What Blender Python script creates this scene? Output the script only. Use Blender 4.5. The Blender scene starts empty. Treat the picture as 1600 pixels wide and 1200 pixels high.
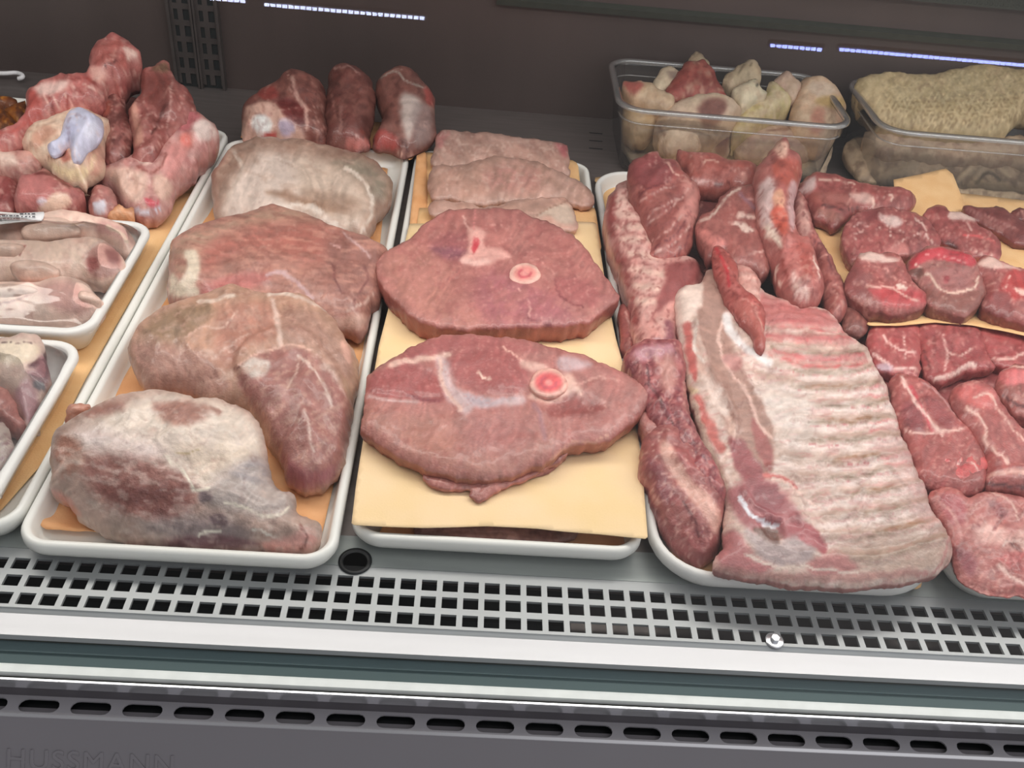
import bpy, bmesh, math, random
import numpy as np
from mathutils import Vector, geometry, Matrix

# ------------------------------------------------------------------ camera, world, lights, exposure
S = bpy.context.scene
FL, PITCH, YAW, ROLL, CH = 1495.07, 0.66973, -0.070769, 0.109429, 0.65
_cp, _sp = math.cos(PITCH), math.sin(PITCH)
_Rz = Matrix.Rotation(YAW, 3, 'Z')
_f = _Rz @ Vector((0, _cp, -_sp)); _u = _Rz @ Vector((0, _sp, _cp)); _x = _Rz @ Vector((1, 0, 0))
CX = math.cos(ROLL) * _x + math.sin(ROLL) * _u
CU = -math.sin(ROLL) * _x + math.cos(ROLL) * _u
CF = _f
cam = bpy.data.cameras.new('camera'); cam.sensor_width = 36; cam.lens = 36 * FL / 1600; cam.clip_start = .01
co = bpy.data.objects.new('camera', cam); S.collection.objects.link(co)
m = Matrix((CX, CU, -CF)).transposed().to_4x4(); m.translation = (0, 0, CH); co.matrix_world = m
S.camera = co
S.view_settings.view_transform = 'Standard'; S.view_settings.look = 'None'
S.view_settings.gamma = 1; S.view_settings.exposure = 0.0; S.view_settings.use_curve_mapping = False
S.cycles.max_bounces = 8; S.cycles.transparent_max_bounces = 24; S.cycles.caustics_reflective = False; S.cycles.caustics_refractive = False

W = bpy.data.worlds.new('store_surroundings'); S.world = W; W.use_nodes = True
nt = W.node_tree; nt.nodes.clear()
o_ = nt.nodes.new('ShaderNodeOutputWorld'); b_ = nt.nodes.new('ShaderNodeBackground')
tc = nt.nodes.new('ShaderNodeTexCoord'); sx = nt.nodes.new('ShaderNodeSeparateXYZ'); mr = nt.nodes.new('ShaderNodeMapRange')
nt.links.new(tc.outputs['Generated'], sx.inputs[0]); nt.links.new(sx.outputs[0], mr.inputs[0])
mr.inputs[1].default_value = -.05; mr.inputs[2].default_value = .35; mr.inputs[3].default_value = .22; mr.inputs[4].default_value = .75
nt.links.new(mr.outputs[0], b_.inputs[1]); b_.inputs[0].default_value = (1, .99, 1, 1); nt.links.new(b_.outputs[0], o_.inputs[0])

def area(name, loc, tgt, sx_, sy_, power, col):
    l = bpy.data.lights.new(name, 'AREA'); l.shape = 'RECTANGLE'; l.size = sx_; l.size_y = sy_; l.energy = power; l.color = col
    o = bpy.data.objects.new(name, l); S.collection.objects.link(o); o.location = loc
    o.rotation_euler = (Vector(tgt) - Vector(loc)).to_track_quat('-Z', 'Y').to_euler(); return o
area('canopy_lamp', (.1, .86, .62), (.1, .80, 0), 2.4, .12, 7.9, (1, .945, .885))
area('aisle_ceiling_light', (.3, -.1, 2.2), (.1, .7, 0), 2.4, .5, 9, (1, .97, .97))

# ------------------------------------------------------------------ helpers
C = S.collection
def ray(px, py): return CX * float((px - 800) / FL) - CU * float((py - 600) / FL) + CF
def at(px, py, z=0.0):
    d = ray(px, py); t = (z - CH) / d.z; return Vector((0, 0, CH)) + d * t
AX, AU, AF = np.array(CX), np.array(CU), np.array(CF)
def proj(P):
    Q = P - np.array([0, 0, CH]); w = Q @ AF
    return np.stack([800 + FL * (Q @ AX) / w, 600 - FL * (Q @ AU) / w], 1)
def hexc(h):
    h = h.lstrip('#'); return np.array([int(h[i:i + 2], 16) / 255 for i in (0, 2, 4)])
def lin(c):
    c = np.clip(np.asarray(c, float), 0, 1); return np.where(c <= .04045, c / 12.92, ((c + .055) / 1.055) ** 2.4)
def L4(h): return (*lin(hexc(h)), 1)

def tag(o, label=None, cat=None, group=None, kind=None):
    if label: o['label'] = label
    if cat: o['category'] = cat
    if group: o['group'] = group
    if kind: o['kind'] = kind
    return o
def link(name, me, mat=None, parent=None):
    o = bpy.data.objects.new(name, me); C.objects.link(o)
    if mat: me.materials.append(mat)
    if parent: o.parent = parent
    return o
def empty(name, loc=(0, 0, 0)):
    o = bpy.data.objects.new(name, None); C.objects.link(o); o.location = loc; o.empty_display_size = .02; return o
def frombm(name, bm, mat, parent=None, smooth=True, rel=None):
    bmesh.ops.recalc_face_normals(bm, faces=bm.faces)
    if rel is not None: bmesh.ops.translate(bm, verts=bm.verts, vec=-Vector(rel))
    me = bpy.data.meshes.new(name); bm.to_mesh(me); bm.free()
    if smooth: me.polygons.foreach_set('use_smooth', [True] * len(me.polygons))
    return link(name, me, mat, parent)

def _h(ix, iy, s):
    n = (ix.astype(np.int64) * 374761393 + iy.astype(np.int64) * 668265263 + s * 1442695041) & 0x7fffffff
    n = ((n ^ (n >> 13)) * 1274126177) & 0x7fffffff
    return ((n ^ (n >> 16)) & 0xffff) / 65535.0
def vn(x, y, s=0):
    x0 = np.floor(x); y0 = np.floor(y); fx = x - x0; fy = y - y0
    fx = fx * fx * (3 - 2 * fx); fy = fy * fy * (3 - 2 * fy)
    a = _h(x0, y0, s); b = _h(x0 + 1, y0, s); c = _h(x0, y0 + 1, s); d = _h(x0 + 1, y0 + 1, s)
    return (a + (b - a) * fx) * (1 - fy) + (c + (d - c) * fx) * fy
def fbm(x, y, s=0, o=4):
    r = np.zeros_like(x); a = .5; t = 0
    for i in range(o): r += a * vn(x, y, s + i * 17); t += a; a *= .5; x = x * 2.03 + 5.1; y = y * 2.03 + 3.7
    return r / t * 2 - 1

def catmull(P, closed, n=6):
    P = np.asarray(P, float); N = len(P)
    if N < 3 and not closed:
        t = np.linspace(0, 1, n + 1)[:, None]; return P[0] * (1 - t) + P[-1] * t
    out = []
    rng = range(N) if closed else range(N - 1)
    for i in rng:
        if closed: p0, p1, p2, p3 = P[i - 1], P[i], P[(i + 1) % N], P[(i + 2) % N]
        else: p0, p1, p2, p3 = P[max(i - 1, 0)], P[i], P[i + 1], P[min(i + 2, N - 1)]
        for k in range(n):
            t = k / n
            out.append(.5 * ((2 * p1) + (-p0 + p2) * t + (2 * p0 - 5 * p1 + 4 * p2 - p3) * t * t + (-p0 + 3 * p1 - 3 * p2 + p3) * t ** 3))
    if not closed: out.append(P[-1])
    return np.array(out)
def resample(P, step):
    Q = np.vstack([P, P[:1]]); d = np.hypot(*np.diff(Q, axis=0).T); s = np.concatenate([[0], np.cumsum(d)])
    n = max(8, int(s[-1] / step)); t = np.linspace(0, s[-1], n, endpoint=False)
    return np.stack([np.interp(t, s, Q[:, 0]), np.interp(t, s, Q[:, 1])], 1)
def segdist(X, P, closed):
    A = P; B = np.roll(P, -1, 0)
    if not closed: A = P[:-1]; B = P[1:]
    best = np.full(len(X), 1e9)
    for a, b in zip(A, B):
        ab = b - a; l2 = ab @ ab + 1e-9
        t = np.clip(((X - a) @ ab) / l2, 0, 1)
        best = np.minimum(best, np.hypot(*(X - a - t[:, None] * ab).T))
    return best
def inside(X, P):
    x, y = X[:, 0], X[:, 1]; r = np.zeros(len(X), bool); Q = np.roll(P, -1, 0)
    for (x1, y1), (x2, y2) in zip(P, Q):
        c = (y1 > y) != (y2 > y)
        if c.any(): r ^= c & (x < (x2 - x1) * (y - y1) / (y2 - y1 + 1e-12) + x1)
    return r
def hexgrid(P, sp):
    x0, y0 = P.min(0); x1, y1 = P.max(0); dy = sp * .866
    rows = [np.stack([np.arange(x0 + (sp / 2 if j % 2 else 0), x1, sp), np.full(len(np.arange(x0 + (sp / 2 if j % 2 else 0), x1, sp)), y0 + j * dy)], 1) for j in range(int((y1 - y0) / dy) + 1)]
    return np.vstack(rows)
def cdt(V, nb, flip=False):
    r = geometry.delaunay_2d_cdt([Vector(v) for v in V], [], [list(range(nb))], 1, 1e-5)
    if len(r[0]) != len(V):  # merged / split: map by original index
        return r
    return r

# paint entries: ('S', colour, width, pts, softness, height_mm)  ('F', colour, pts, softness_px, height_mm)
def Sx(col, w, pts, soft=.5, dh=0, a=1): return ('S', col, w, pts, soft, dh, a)
def Fx(col, pts, soft=5, dh=0, a=1): return ('F', col, pts, soft, dh, a)
def N(col, scale, thr=.1, a=.6, soft=.15, st=1, ang=0): return ('N', col, scale, thr, a, soft, st, ang)
def sstep(e0, e1, x):
    t = np.clip((x - e0) / (e1 - e0 + 1e-9), 0, 1); return t * t * (3 - 2 * t)

def paint_eval(X, items, T, sc, warp, seed):
    """returns list of (colour, alpha, dh) at pixel coordinates X"""
    wx = fbm(X[:, 0] / 14, X[:, 1] / 14, seed + 5, 3) * warp; wy = fbm(X[:, 0] / 14, X[:, 1] / 14, seed + 9, 3) * warp
    Y = X + np.stack([wx, wy], 1); out = []
    for it in items:
        if it[0] == 'S':
            _, col, w, pts, soft, dh, a = it; P = catmull(T(pts), False, 5); w = w / sc / 2
            m = np.abs(Y - P.mean(0)).max(1) < (np.ptp(P, axis=0).max() / 2 + w * 2 + 25)
            al = np.zeros(len(X))
            if m.any():
                d = segdist(Y[m], P, False); al[m] = 1 - sstep(w * (1 - soft), w * (1 + soft), d)
            out.append((col, al * a, dh, al))
        elif it[0] == 'F':
            _, col, pts, soft, dh, a = it; P = catmull(T(pts), True, 5); soft = soft / sc
            d = segdist(Y, P, True); ins = inside(Y, P); sd = np.where(ins, d, -d)
            al = sstep(-soft, soft, sd); out.append((col, al * a, dh, al))
        else:
            _, col, s, thr, a, soft, st, ang = it; s = s / sc; c_, s_ = math.cos(math.radians(ang)), math.sin(math.radians(ang))
            u = (X[:, 0] * c_ + X[:, 1] * s_) / (s * st); v = (-X[:, 0] * s_ + X[:, 1] * c_) / s
            n = fbm(u, v, seed + int(s * 10) + len(out) * 7, 4); al = sstep(thr - soft, thr + soft, n)
            out.append((col, al * a, 0, al * 0))
    return out

SEED = [3]
def piece(name, label, cat, zm, outline, zf, zb, base=.010, Ht=.012, R=.02, col='#b07068', paint=(), lump=(.0015, 40), sp=3.4,
          tuck=.5, mat=None, parent=None, group=None, side=None, warp=3.5, xs=0, rag=1.7, rnd=None, smooth_outline=True, fine=.0006, bul=.004, var=.05, vein=None, crease=None, tint=(1, 1, 1), fang=None, ridge=.9):
    SEED[0] += 31; seed = SEED[0]
    x0, y0, sc = zm
    T = lambda p: np.array([x0, y0]) + np.asarray(p, float) / sc
    O = T(outline)
    O = catmull(O, True, 6) if smooth_outline else O
    O = resample(O, sp)
    if rag:
        nrm = np.roll(O, -1, 0) - np.roll(O, 1, 0); nrm = np.stack([nrm[:, 1], -nrm[:, 0]], 1); nrm /= (np.hypot(*nrm.T)[:, None] + 1e-9)
        O = O + nrm * (fbm(O[:, 0] / 9, O[:, 1] / 9, seed, 3) * rag * 1.7 + (fbm(O[:, 0] / 26, O[:, 1] / 26, seed + 1, 2) * rag * 2.4 if rag > 1 else 0))[:, None]
    # plane of the outline
    ymx, ymn = O[:, 1].max(), O[:, 1].min(); xm = O[O[:, 1].argmax(), 0]; xm2 = O[:, 0].mean()
    A = at(xm2, ymx, zf); B = at(xm2, ymn, zb)
    n = Vector((1, 0, xs)).cross(B - A).normalized()
    if n.z < 0: n = -n
    nn = np.array(n)
    def lift(P):
        d = (P[:, 0:1] - 800) / FL * AX - (P[:, 1:2] - 600) / FL * AU + AF
        t = ((np.array(A) - [0, 0, CH]) @ nn) / (d @ nn); return d * t[:, None] + [0, 0, CH]
    G = hexgrid(O, sp); G = G[inside(G, O)]; dd = segdist(G, O, True); G = G[dd > sp * .55]; dd = dd[dd > sp * .55]
    V = np.vstack([O, G]); nb = len(O)
    r = geometry.delaunay_2d_cdt([Vector(v) for v in V], [], [list(range(nb))], 1, 1e-6)
    V = np.array([tuple(v) for v in r[0]])
    tris = [tuple(f) for f in r[2]]; nb_idx = []
    dist = segdist(V, O, True); isb = np.zeros(len(V), bool)
    used = sorted({i for f in tris for i in f})
    P3 = lift(V); mpp = np.linalg.norm(lift(V.mean(0)[None] + [[1, 0]]) - lift(V.mean(0)[None]))
    # boundary loop from topology
    ec = {}
    for f in tris:
        for a, b in zip(f, f[1:] + f[:1]): ec[(a, b)] = 1
    nxt = {a: b for (a, b) in ec if (b, a) not in ec}
    start = next(iter(nxt)); loop = [start]
    while True:
        q = nxt.get(loop[-1])
        if q is None or q == start or len(loop) > len(nxt): break
        loop.append(q)
    isb[loop] = True
    d_m = np.where(isb, 0, dist) * mpp
    Rr = min(R, d_m.max() * 1.0)
    h = Ht * np.sqrt(np.clip(1 - (1 - np.clip(d_m / Rr, 0, 1)) ** 2, 0, 1))
    # smooth height
    E_ = np.array([(a, b) for (a, b) in ec] + [(b, a) for (a, b) in ec]); cnt = np.bincount(E_[:, 0], minlength=len(V)) + 1e-9
    for _ in range(6 if rnd is None else rnd):
        hs = np.bincount(E_[:, 0], weights=h[E_[:, 1]], minlength=len(V)) / cnt
        h = np.where(isb, 0, .5 * h + .5 * hs)
    edge = np.clip(d_m / .008, 0, 1)
    plain = mat is not None
    h += (fbm(V[:, 0] / lump[1], V[:, 1] / lump[1], seed + 2, 3) + (.45 - 2.2 * np.abs(fbm(V[:, 0] / lump[1] * .8, V[:, 1] / lump[1] * .8, seed + 8, 3))) * (.2 if plain else ridge)) * lump[0] * edge
    h += fbm(V[:, 0] / 7, V[:, 1] / 7, seed + 3, 2) * fine * edge
    plain = mat is not None
    vein = (.0 if plain else .38) if vein is None else vein; crease = (.2 if plain else .45) if crease is None else crease
    def fields(X):
        an = (seed * 37 % 180) / 57.3 if fang is None else math.radians(fang); lw = fbm(X[:, 0] / 70, X[:, 1] / 70, seed + 60, 2) * 45; lw2 = fbm(X[:, 0] / 60, X[:, 1] / 60, seed + 61, 2) * 25
        u_ = (X[:, 0] * math.cos(an) + X[:, 1] * math.sin(an) + lw) / 26; v_ = (-X[:, 0] * math.sin(an) + X[:, 1] * math.cos(an) + lw2 * 1.5) / 5.5
        fb = fbm(u_, v_, seed + 62, 3)
        f1 = fbm((X[:, 0] + lw2) / 34, (X[:, 1] + lw * .4) / 34, seed + 63, 4); m1 = sstep(-.05, .25, fbm(X[:, 0] / 45, X[:, 1] / 45, seed + 64, 2))
        f2 = fbm((X[:, 0] - lw2) / 30, (X[:, 1] + lw2 * .4) / 30, seed + 65, 4); m2 = sstep(-.05, .25, fbm(X[:, 0] / 45, X[:, 1] / 45, seed + 66, 2))
        return fb, np.exp(-(f1 / .045) ** 2) * m1, np.exp(-(f2 / .035) ** 2) * m2
    fb, cr, ve = fields(V); h += (fb * .0003 * (0.3 if plain else 1) - cr * .0018 * crease + ve * .0007 * (vein > 0)) * edge
    pe = paint_eval(V, paint, T, sc, warp, seed)
    for c_, al, dh, ash in pe:
        if dh: h += ash * dh * .001 * np.clip(d_m / .004, 0, 1)
    for _ in range(1):
        hs = np.bincount(E_[:, 0], weights=h[E_[:, 1]], minlength=len(V)) / cnt
        h = np.where(isb, 0, .6 * h + .4 * hs)
    P3 = P3 + nn * h[:, None]
    bz = base if isinstance(base, tuple) else (base, base)
    def basez(P): 
        t = np.clip((P[:, 1] - A.y) / max(B.y - A.y, .01), 0, 1); return bz[0] * (1 - t) + bz[1] * t
    P3[:, 2] = np.maximum(P3[:, 2], basez(P3) + .0005)
    # walls
    L = P3[loop]; tn = np.roll(L, -1, 0) - np.roll(L, 1, 0); on = np.stack([tn[:, 1], -tn[:, 0], 0 * tn[:, 0]], 1)
    on /= (np.linalg.norm(on, axis=1)[:, None] + 1e-9)
    area2 = (L[:, 0] * np.roll(L[:, 1], -1) - L[:, 1] * np.roll(L[:, 0], -1)).sum()
    if area2 < 0: on = -on
    on = (on + np.roll(on, 1, 0) + np.roll(on, -1, 0)); on /= (np.linalg.norm(on, axis=1)[:, None] + 1e-9)
    bzL = basez(L); drop = np.maximum(L[:, 2] - bzL, .0004)
    inr = d_m.max(); NW = 6; rings = []
    for k in range(1, NW + 1):
        t = k / NW; inw = np.minimum(drop, .03) * tuck * t * t; out = np.minimum(drop, .03) * bul * 30 * math.sin(math.pi * t) * .35
        inw = np.minimum(inw, inr * .6)
        q = L - on * inw[:, None] + on * out[:, None]
        q[:, :2] += (fbm(L[:, 0] * 90 + k * .9, L[:, 1] * 90 + k * 1.3, seed + 77, 3) * .0013 * min(k, NW - 1) / 3)[:, None] * on[:, :2]
        q[:, 2] = L[:, 2] - drop * (1 - (1 - t) ** 1.3 if tuck > .3 else t); rings.append(q)
    allP = np.vstack([P3] + rings); nv = len(P3); nl = len(loop)
    faces = list(tris)
    prev = loop
    for k in range(NW):
        cur = [nv + k * nl + i for i in range(nl)]
        for i in range(nl):
            j = (i + 1) % nl; faces.append((prev[j], prev[i], cur[i], cur[j]))
        prev = cur
    # bottom cap from the outline triangulated alone
    rb = geometry.delaunay_2d_cdt([Vector(V[i]) for i in loop], [], [list(range(nl))], 1, 1e-6)
    if len(rb[0]) == nl:
        for f in rb[2]: faces.append(tuple(prev[i] for i in f)[::-1])
    else: faces.append(tuple(prev)[::-1])
    # colour
    X = proj(allP)
    base_c = np.tile(hexc(col), (len(allP), 1))
    if side: base_c[nv:] = hexc(side)
    nz = fbm(X[:, 0] / 30, X[:, 1] / 30, seed + 40, 4)[:, None]; base_c = base_c * (1 + nz * var * 1.6) + np.array([.6, -.2, -.25]) * nz * var * .5
    fb, cr, ve = fields(X)
    pe = paint_eval(X, paint, T, sc, warp, seed)
    for c_, al, dh, ash in pe:
        if c_ is None: continue
        al = al.copy()
        if side: al[nv:] = 0
        base_c = base_c * (1 - al[:, None]) + hexc(c_) * al[:, None]
    base_c = base_c * (1 + fb[:, None] * (.05 if plain else .12)) * (1 - (cr * crease * .5)[:, None] * np.array([.7, 1, 1])); va = (ve * vein)[:, None]
    base_c = base_c * (1 - va) + np.array([.90, .74, .68]) * va
    fn = fbm(X[:, 0] / 5, X[:, 1] / 5, seed + 50, 2)[:, None]
    base_c = np.clip(base_c * (1 + fn * .05) * np.array(tint), 0, 1)
    ctr = allP.mean(0); ctr[2] = allP[:, 2].min(); ctr = ctr if parent is None else np.zeros(3)
    me = bpy.data.meshes.new(name); me.from_pydata((allP - ctr).tolist(), [], faces); me.validate()
    a_ = me.color_attributes.new('col', 'FLOAT_COLOR', 'POINT')
    lc = np.ones((len(me.vertices), 4)); lc[:, :3] = lin(base_c)[:len(me.vertices)]; a_.data.foreach_set('color', lc.ravel())
    bm = bmesh.new(); bm.from_mesh(me); bmesh.ops.delete(bm, geom=[v for v in bm.verts if not v.link_faces], context='VERTS')
    bmesh.ops.recalc_face_normals(bm, faces=bm.faces); bm.to_mesh(me); bm.free()
    me.polygons.foreach_set('use_smooth', [True] * len(me.polygons))
    o = link(name, me, mat or M['meat'])
    o.location = ctr
    if parent: 
        o.parent = parent; o.matrix_parent_inverse = Matrix.Translation(-Vector(parent.location))
    tag(o, label, cat, group); return o

def sheet(name, label, cat, outline, zf, zb, mat, zm=(0, 0, 1), curl=(), sp=7, thick=.0006, wr=.0008, parent=None, group=None, smooth_outline=False, xs=0, kind=None, wsc=60):
    SEED[0] += 13; seed = SEED[0]
    O = np.array([zm[0], zm[1]]) + np.asarray(outline, float) / zm[2]
    ymx, ymn = O[:, 1].max(), O[:, 1].min(); xm2 = O[:, 0].mean()
    if smooth_outline: O = catmull(O, True, 6)
    O = resample(O, sp)
    A = at(xm2, ymx, zf); B = at(xm2, ymn, zb); n = Vector((1, 0, xs)).cross(B - A).normalized(); nn = np.array(n if n.z > 0 else -n)
    G = hexgrid(O, sp); G = G[inside(G, O)]; G = G[segdist(G, O, True) > sp * .5]
    V = np.vstack([O, G])
    r = geometry.delaunay_2d_cdt([Vector(v) for v in V], [], [list(range(len(O)))], 1, 1e-6)
    V = np.array([tuple(v) for v in r[0]])
    d = (V[:, 0:1] - 800) / FL * AX - (V[:, 1:2] - 600) / FL * AU + AF
    t = ((np.array(A) - [0, 0, CH]) @ nn) / (d @ nn); P = d * t[:, None] + [0, 0, CH]
    h = fbm(V[:, 0] / wsc, V[:, 1] / wsc, seed, 3) * wr
    for (pts, w, hh) in curl:
        dd = segdist(V, catmull(pts, False, 5), False); h += hh * np.exp(-(dd / w) ** 2)
    P = P + nn * h[:, None]
    me = bpy.data.meshes.new(name); ctr = P.mean(0); me.from_pydata((P - ctr).tolist(), [], [tuple(f) for f in r[2]])
    me.polygons.foreach_set('use_smooth', [True] * len(me.polygons))
    o = link(name, me, mat); o.location = ctr
    s = o.modifiers.new('thickness', 'SOLIDIFY'); s.thickness = thick; s.offset = 0
    if parent: o.parent = parent; o.matrix_parent_inverse = Matrix.Translation(-Vector(parent.location))
    return tag(o, label, cat, group, kind)

def rrect(w, l, r, z, n=8, cx=0, cy=0):
    pts = []
    for (sx_, sy_, a0) in ((1, 1, 0), (-1, 1, 90), (-1, -1, 180), (1, -1, 270)):
        for k in range(n + 1):
            a = math.radians(a0 + 90 * k / n); pts.append(Vector((cx + sx_ * (w / 2 - r) + r * math.cos(a), cy + sy_ * (l / 2 - r) + r * math.sin(a), z)))
    return pts
def loft(loops, cap0=True, cap1=True):
    bm = bmesh.new(); R_ = [[bm.verts.new(p) for p in lp] for lp in loops]
    for a, b in zip(R_, R_[1:]):
        for i in range(len(a)):
            j = (i + 1) % len(a); bm.faces.new((a[i], a[j], b[j], b[i]))
    if cap0: bm.faces.new(R_[0])
    if cap1: bm.faces.new(R_[-1])
    return bm
def box(bm, x0, x1, y0, y1, z0, z1):
    v = [bm.verts.new((x, y, z)) for x in (x0, x1) for y in (y0, y1) for z in (z0, z1)]
    for f in ((0, 1, 3, 2), (4, 6, 7, 5), (0, 4, 5, 1), (2, 3, 7, 6), (0, 2, 6, 4), (1, 5, 7, 3)): bm.faces.new([v[i] for i in f])
def prof_x(prof, x0, x1):
    """extrude closed (y,z) profile along x"""
    return loft([[Vector((x0, y, z)) for y, z in prof], [Vector((x1, y, z)) for y, z in prof]])

# ------------------------------------------------------------------ materials
M = {}
def mat(name, col, rough=.5, metal=0, noise=0, nscale=20, bump=0, bscale=200, coat=0, stretch=(1, 1, 1), spec=.5, col2=None, attr=False, sss=0, trans=None):
    m = bpy.data.materials.new(name); m.use_nodes = True; nt = m.node_tree; p = nt.nodes['Principled BSDF']
    p.inputs['Roughness'].default_value = rough; p.inputs['Metallic'].default_value = metal; p.inputs['Coat Weight'].default_value = coat
    p.inputs['Specular IOR Level'].default_value = spec
    p.inputs['Coat Roughness'].default_value = .12
    tc = nt.nodes.new('ShaderNodeTexCoord'); mp = nt.nodes.new('ShaderNodeMapping'); mp.inputs['Scale'].default_value = stretch
    nt.links.new(tc.outputs['Object'], mp.inputs[0])
    nz = nt.nodes.new('ShaderNodeTexNoise'); nz.inputs['Scale'].default_value = nscale; nz.inputs['Detail'].default_value = 5; nt.links.new(mp.outputs[0], nz.inputs['Vector'])
    if attr:
        at_ = nt.nodes.new('ShaderNodeAttribute'); at_.attribute_name = 'col'; src = at_.outputs['Color']
        hs = nt.nodes.new('ShaderNodeHueSaturation'); nt.links.new(src, hs.inputs['Color'])
        r_ = nt.nodes.new('ShaderNodeMapRange'); nt.links.new(nz.outputs[0], r_.inputs[0]); r_.inputs[1].default_value = .3; r_.inputs[2].default_value = .7
        r_.inputs[3].default_value = 1 - noise; r_.inputs[4].default_value = 1 + noise; nt.links.new(r_.outputs[0], hs.inputs['Value'])
        hs.inputs['Saturation'].default_value = attr if attr is not True else 1
        nt.links.new(hs.outputs[0], p.inputs['Base Color'])
    else:
        mx = nt.nodes.new('ShaderNodeMix'); mx.data_type = 'RGBA'; c = lin(hexc(col)); c2 = lin(hexc(col2)) if col2 else c * (1 - noise)
        mx.inputs[6].default_value = (*c, 1); mx.inputs[7].default_value = (*c2, 1)
        r_ = nt.nodes.new('ShaderNodeMapRange'); nt.links.new(nz.outputs[0], r_.inputs[0]); r_.inputs[1].default_value = .35; r_.inputs[2].default_value = .65
        nt.links.new(r_.outputs[0], mx.inputs[0]); nt.links.new(mx.outputs[2], p.inputs['Base Color'])
    if bump:
        n2 = nt.nodes.new('ShaderNodeTexNoise'); n2.inputs['Scale'].default_value = bscale; n2.inputs['Detail'].default_value = 4; nt.links.new(mp.outputs[0], n2.inputs['Vector'])
        bp = nt.nodes.new('ShaderNodeBump'); bp.inputs['Strength'].default_value = bump; bp.inputs['Distance'].default_value = .002
        nt.links.new(n2.outputs[0], bp.inputs['Height']); nt.links.new(bp.outputs[0], p.inputs['Normal'])
    if sss:
        p.inputs['Subsurface Weight'].default_value = sss; p.inputs['Subsurface Radius'].default_value = (1, .4, .3); p.inputs['Subsurface Scale'].default_value = .004
    M[name] = m; return m
mat('meat', '', rough=.40, noise=.04, nscale=170, bump=.35, bscale=420, coat=.22, attr=1.0, spec=.4)
mat('poultry', '', rough=.38, noise=.05, nscale=200, bump=.3, bscale=700, coat=.3, attr=1.0)
mat('tripe', '', rough=.6, noise=.08, nscale=150, bump=.4, bscale=300, attr=1.0)
mat('tray_plastic', '#eeece6', rough=.32, noise=.03, nscale=8)
mat('foam', '#e9e6e2', rough=.5, noise=.03, nscale=40, bump=.1, bscale=900)
mat('peach_paper', '#f0c48e', rough=.8, noise=.06, nscale=30, bump=.25, bscale=500, col2='#e8b67e')
mat('cream_paper', '#f6d6ac', rough=.75, noise=.05, nscale=14, bump=.15, bscale=500, col2='#f1d09c')
mat('orange_paper', '#efb682', rough=.7, noise=.1, nscale=25, bump=.25, bscale=400, col2='#e4a36c')
mat('steel_deck', '#857b78', rough=.40, metal=.6, noise=.15, nscale=9, bump=.05, bscale=200, stretch=(1, 12, 1))
mat('steel_back', '#5b4e4b', rough=.45, metal=.3, noise=.12, nscale=4, stretch=(3, 1, .5))
mat('grille_white', '#a9abac', rough=.4, metal=.3, noise=.08, nscale=15)
mat('ledge', '#c2c1c4', rough=.35, metal=.35, noise=.06, nscale=10, stretch=(.6, 8, 8))
mat('green_edge', '#5d6f72', rough=.5, spec=.2, noise=.12, nscale=6, stretch=(.3, 10, 10))
mat('green_dark', '#4f6163', rough=.5, spec=.2, noise=.12, nscale=6, stretch=(.3, 10, 10))
mat('deck_sheen', '#a3a8a6', rough=.42, metal=.35, noise=.10, nscale=9, stretch=(1, 10, 1))  # deck steel with the front sheen put into its colour
mat('bright_trim', '#f7faf5', rough=.3, noise=.08, nscale=60)
mat('dark_gasket', '#3c3e36', rough=.6, noise=.2, nscale=60)
mat('chrome', '#d8d8dc', rough=.18, metal=.8)
mat('panel_grey', '#79767a', rough=.42, noise=.04, nscale=6)
mat('panel_groove', '#5d5a5e', rough=.4, metal=.2, noise=.1, nscale=12)
mat('panel_light', '#8a888c', rough=.4, noise=.03)
mat('black', '#0c0d10', rough=.5)
mat('cavity', '#1d2122', rough=.7, noise=.2, nscale=8)
mat('upright_steel', '#625a58', rough=.4, metal=.5, noise=.2, nscale=30)
mat('label_white', '#ece9ea', rough=.5, noise=.05, nscale=40)
mat('ink', '#3a3a40', rough=.6)
mat('tray_brown', '#9a7850', rough=.5, noise=.1)

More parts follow.
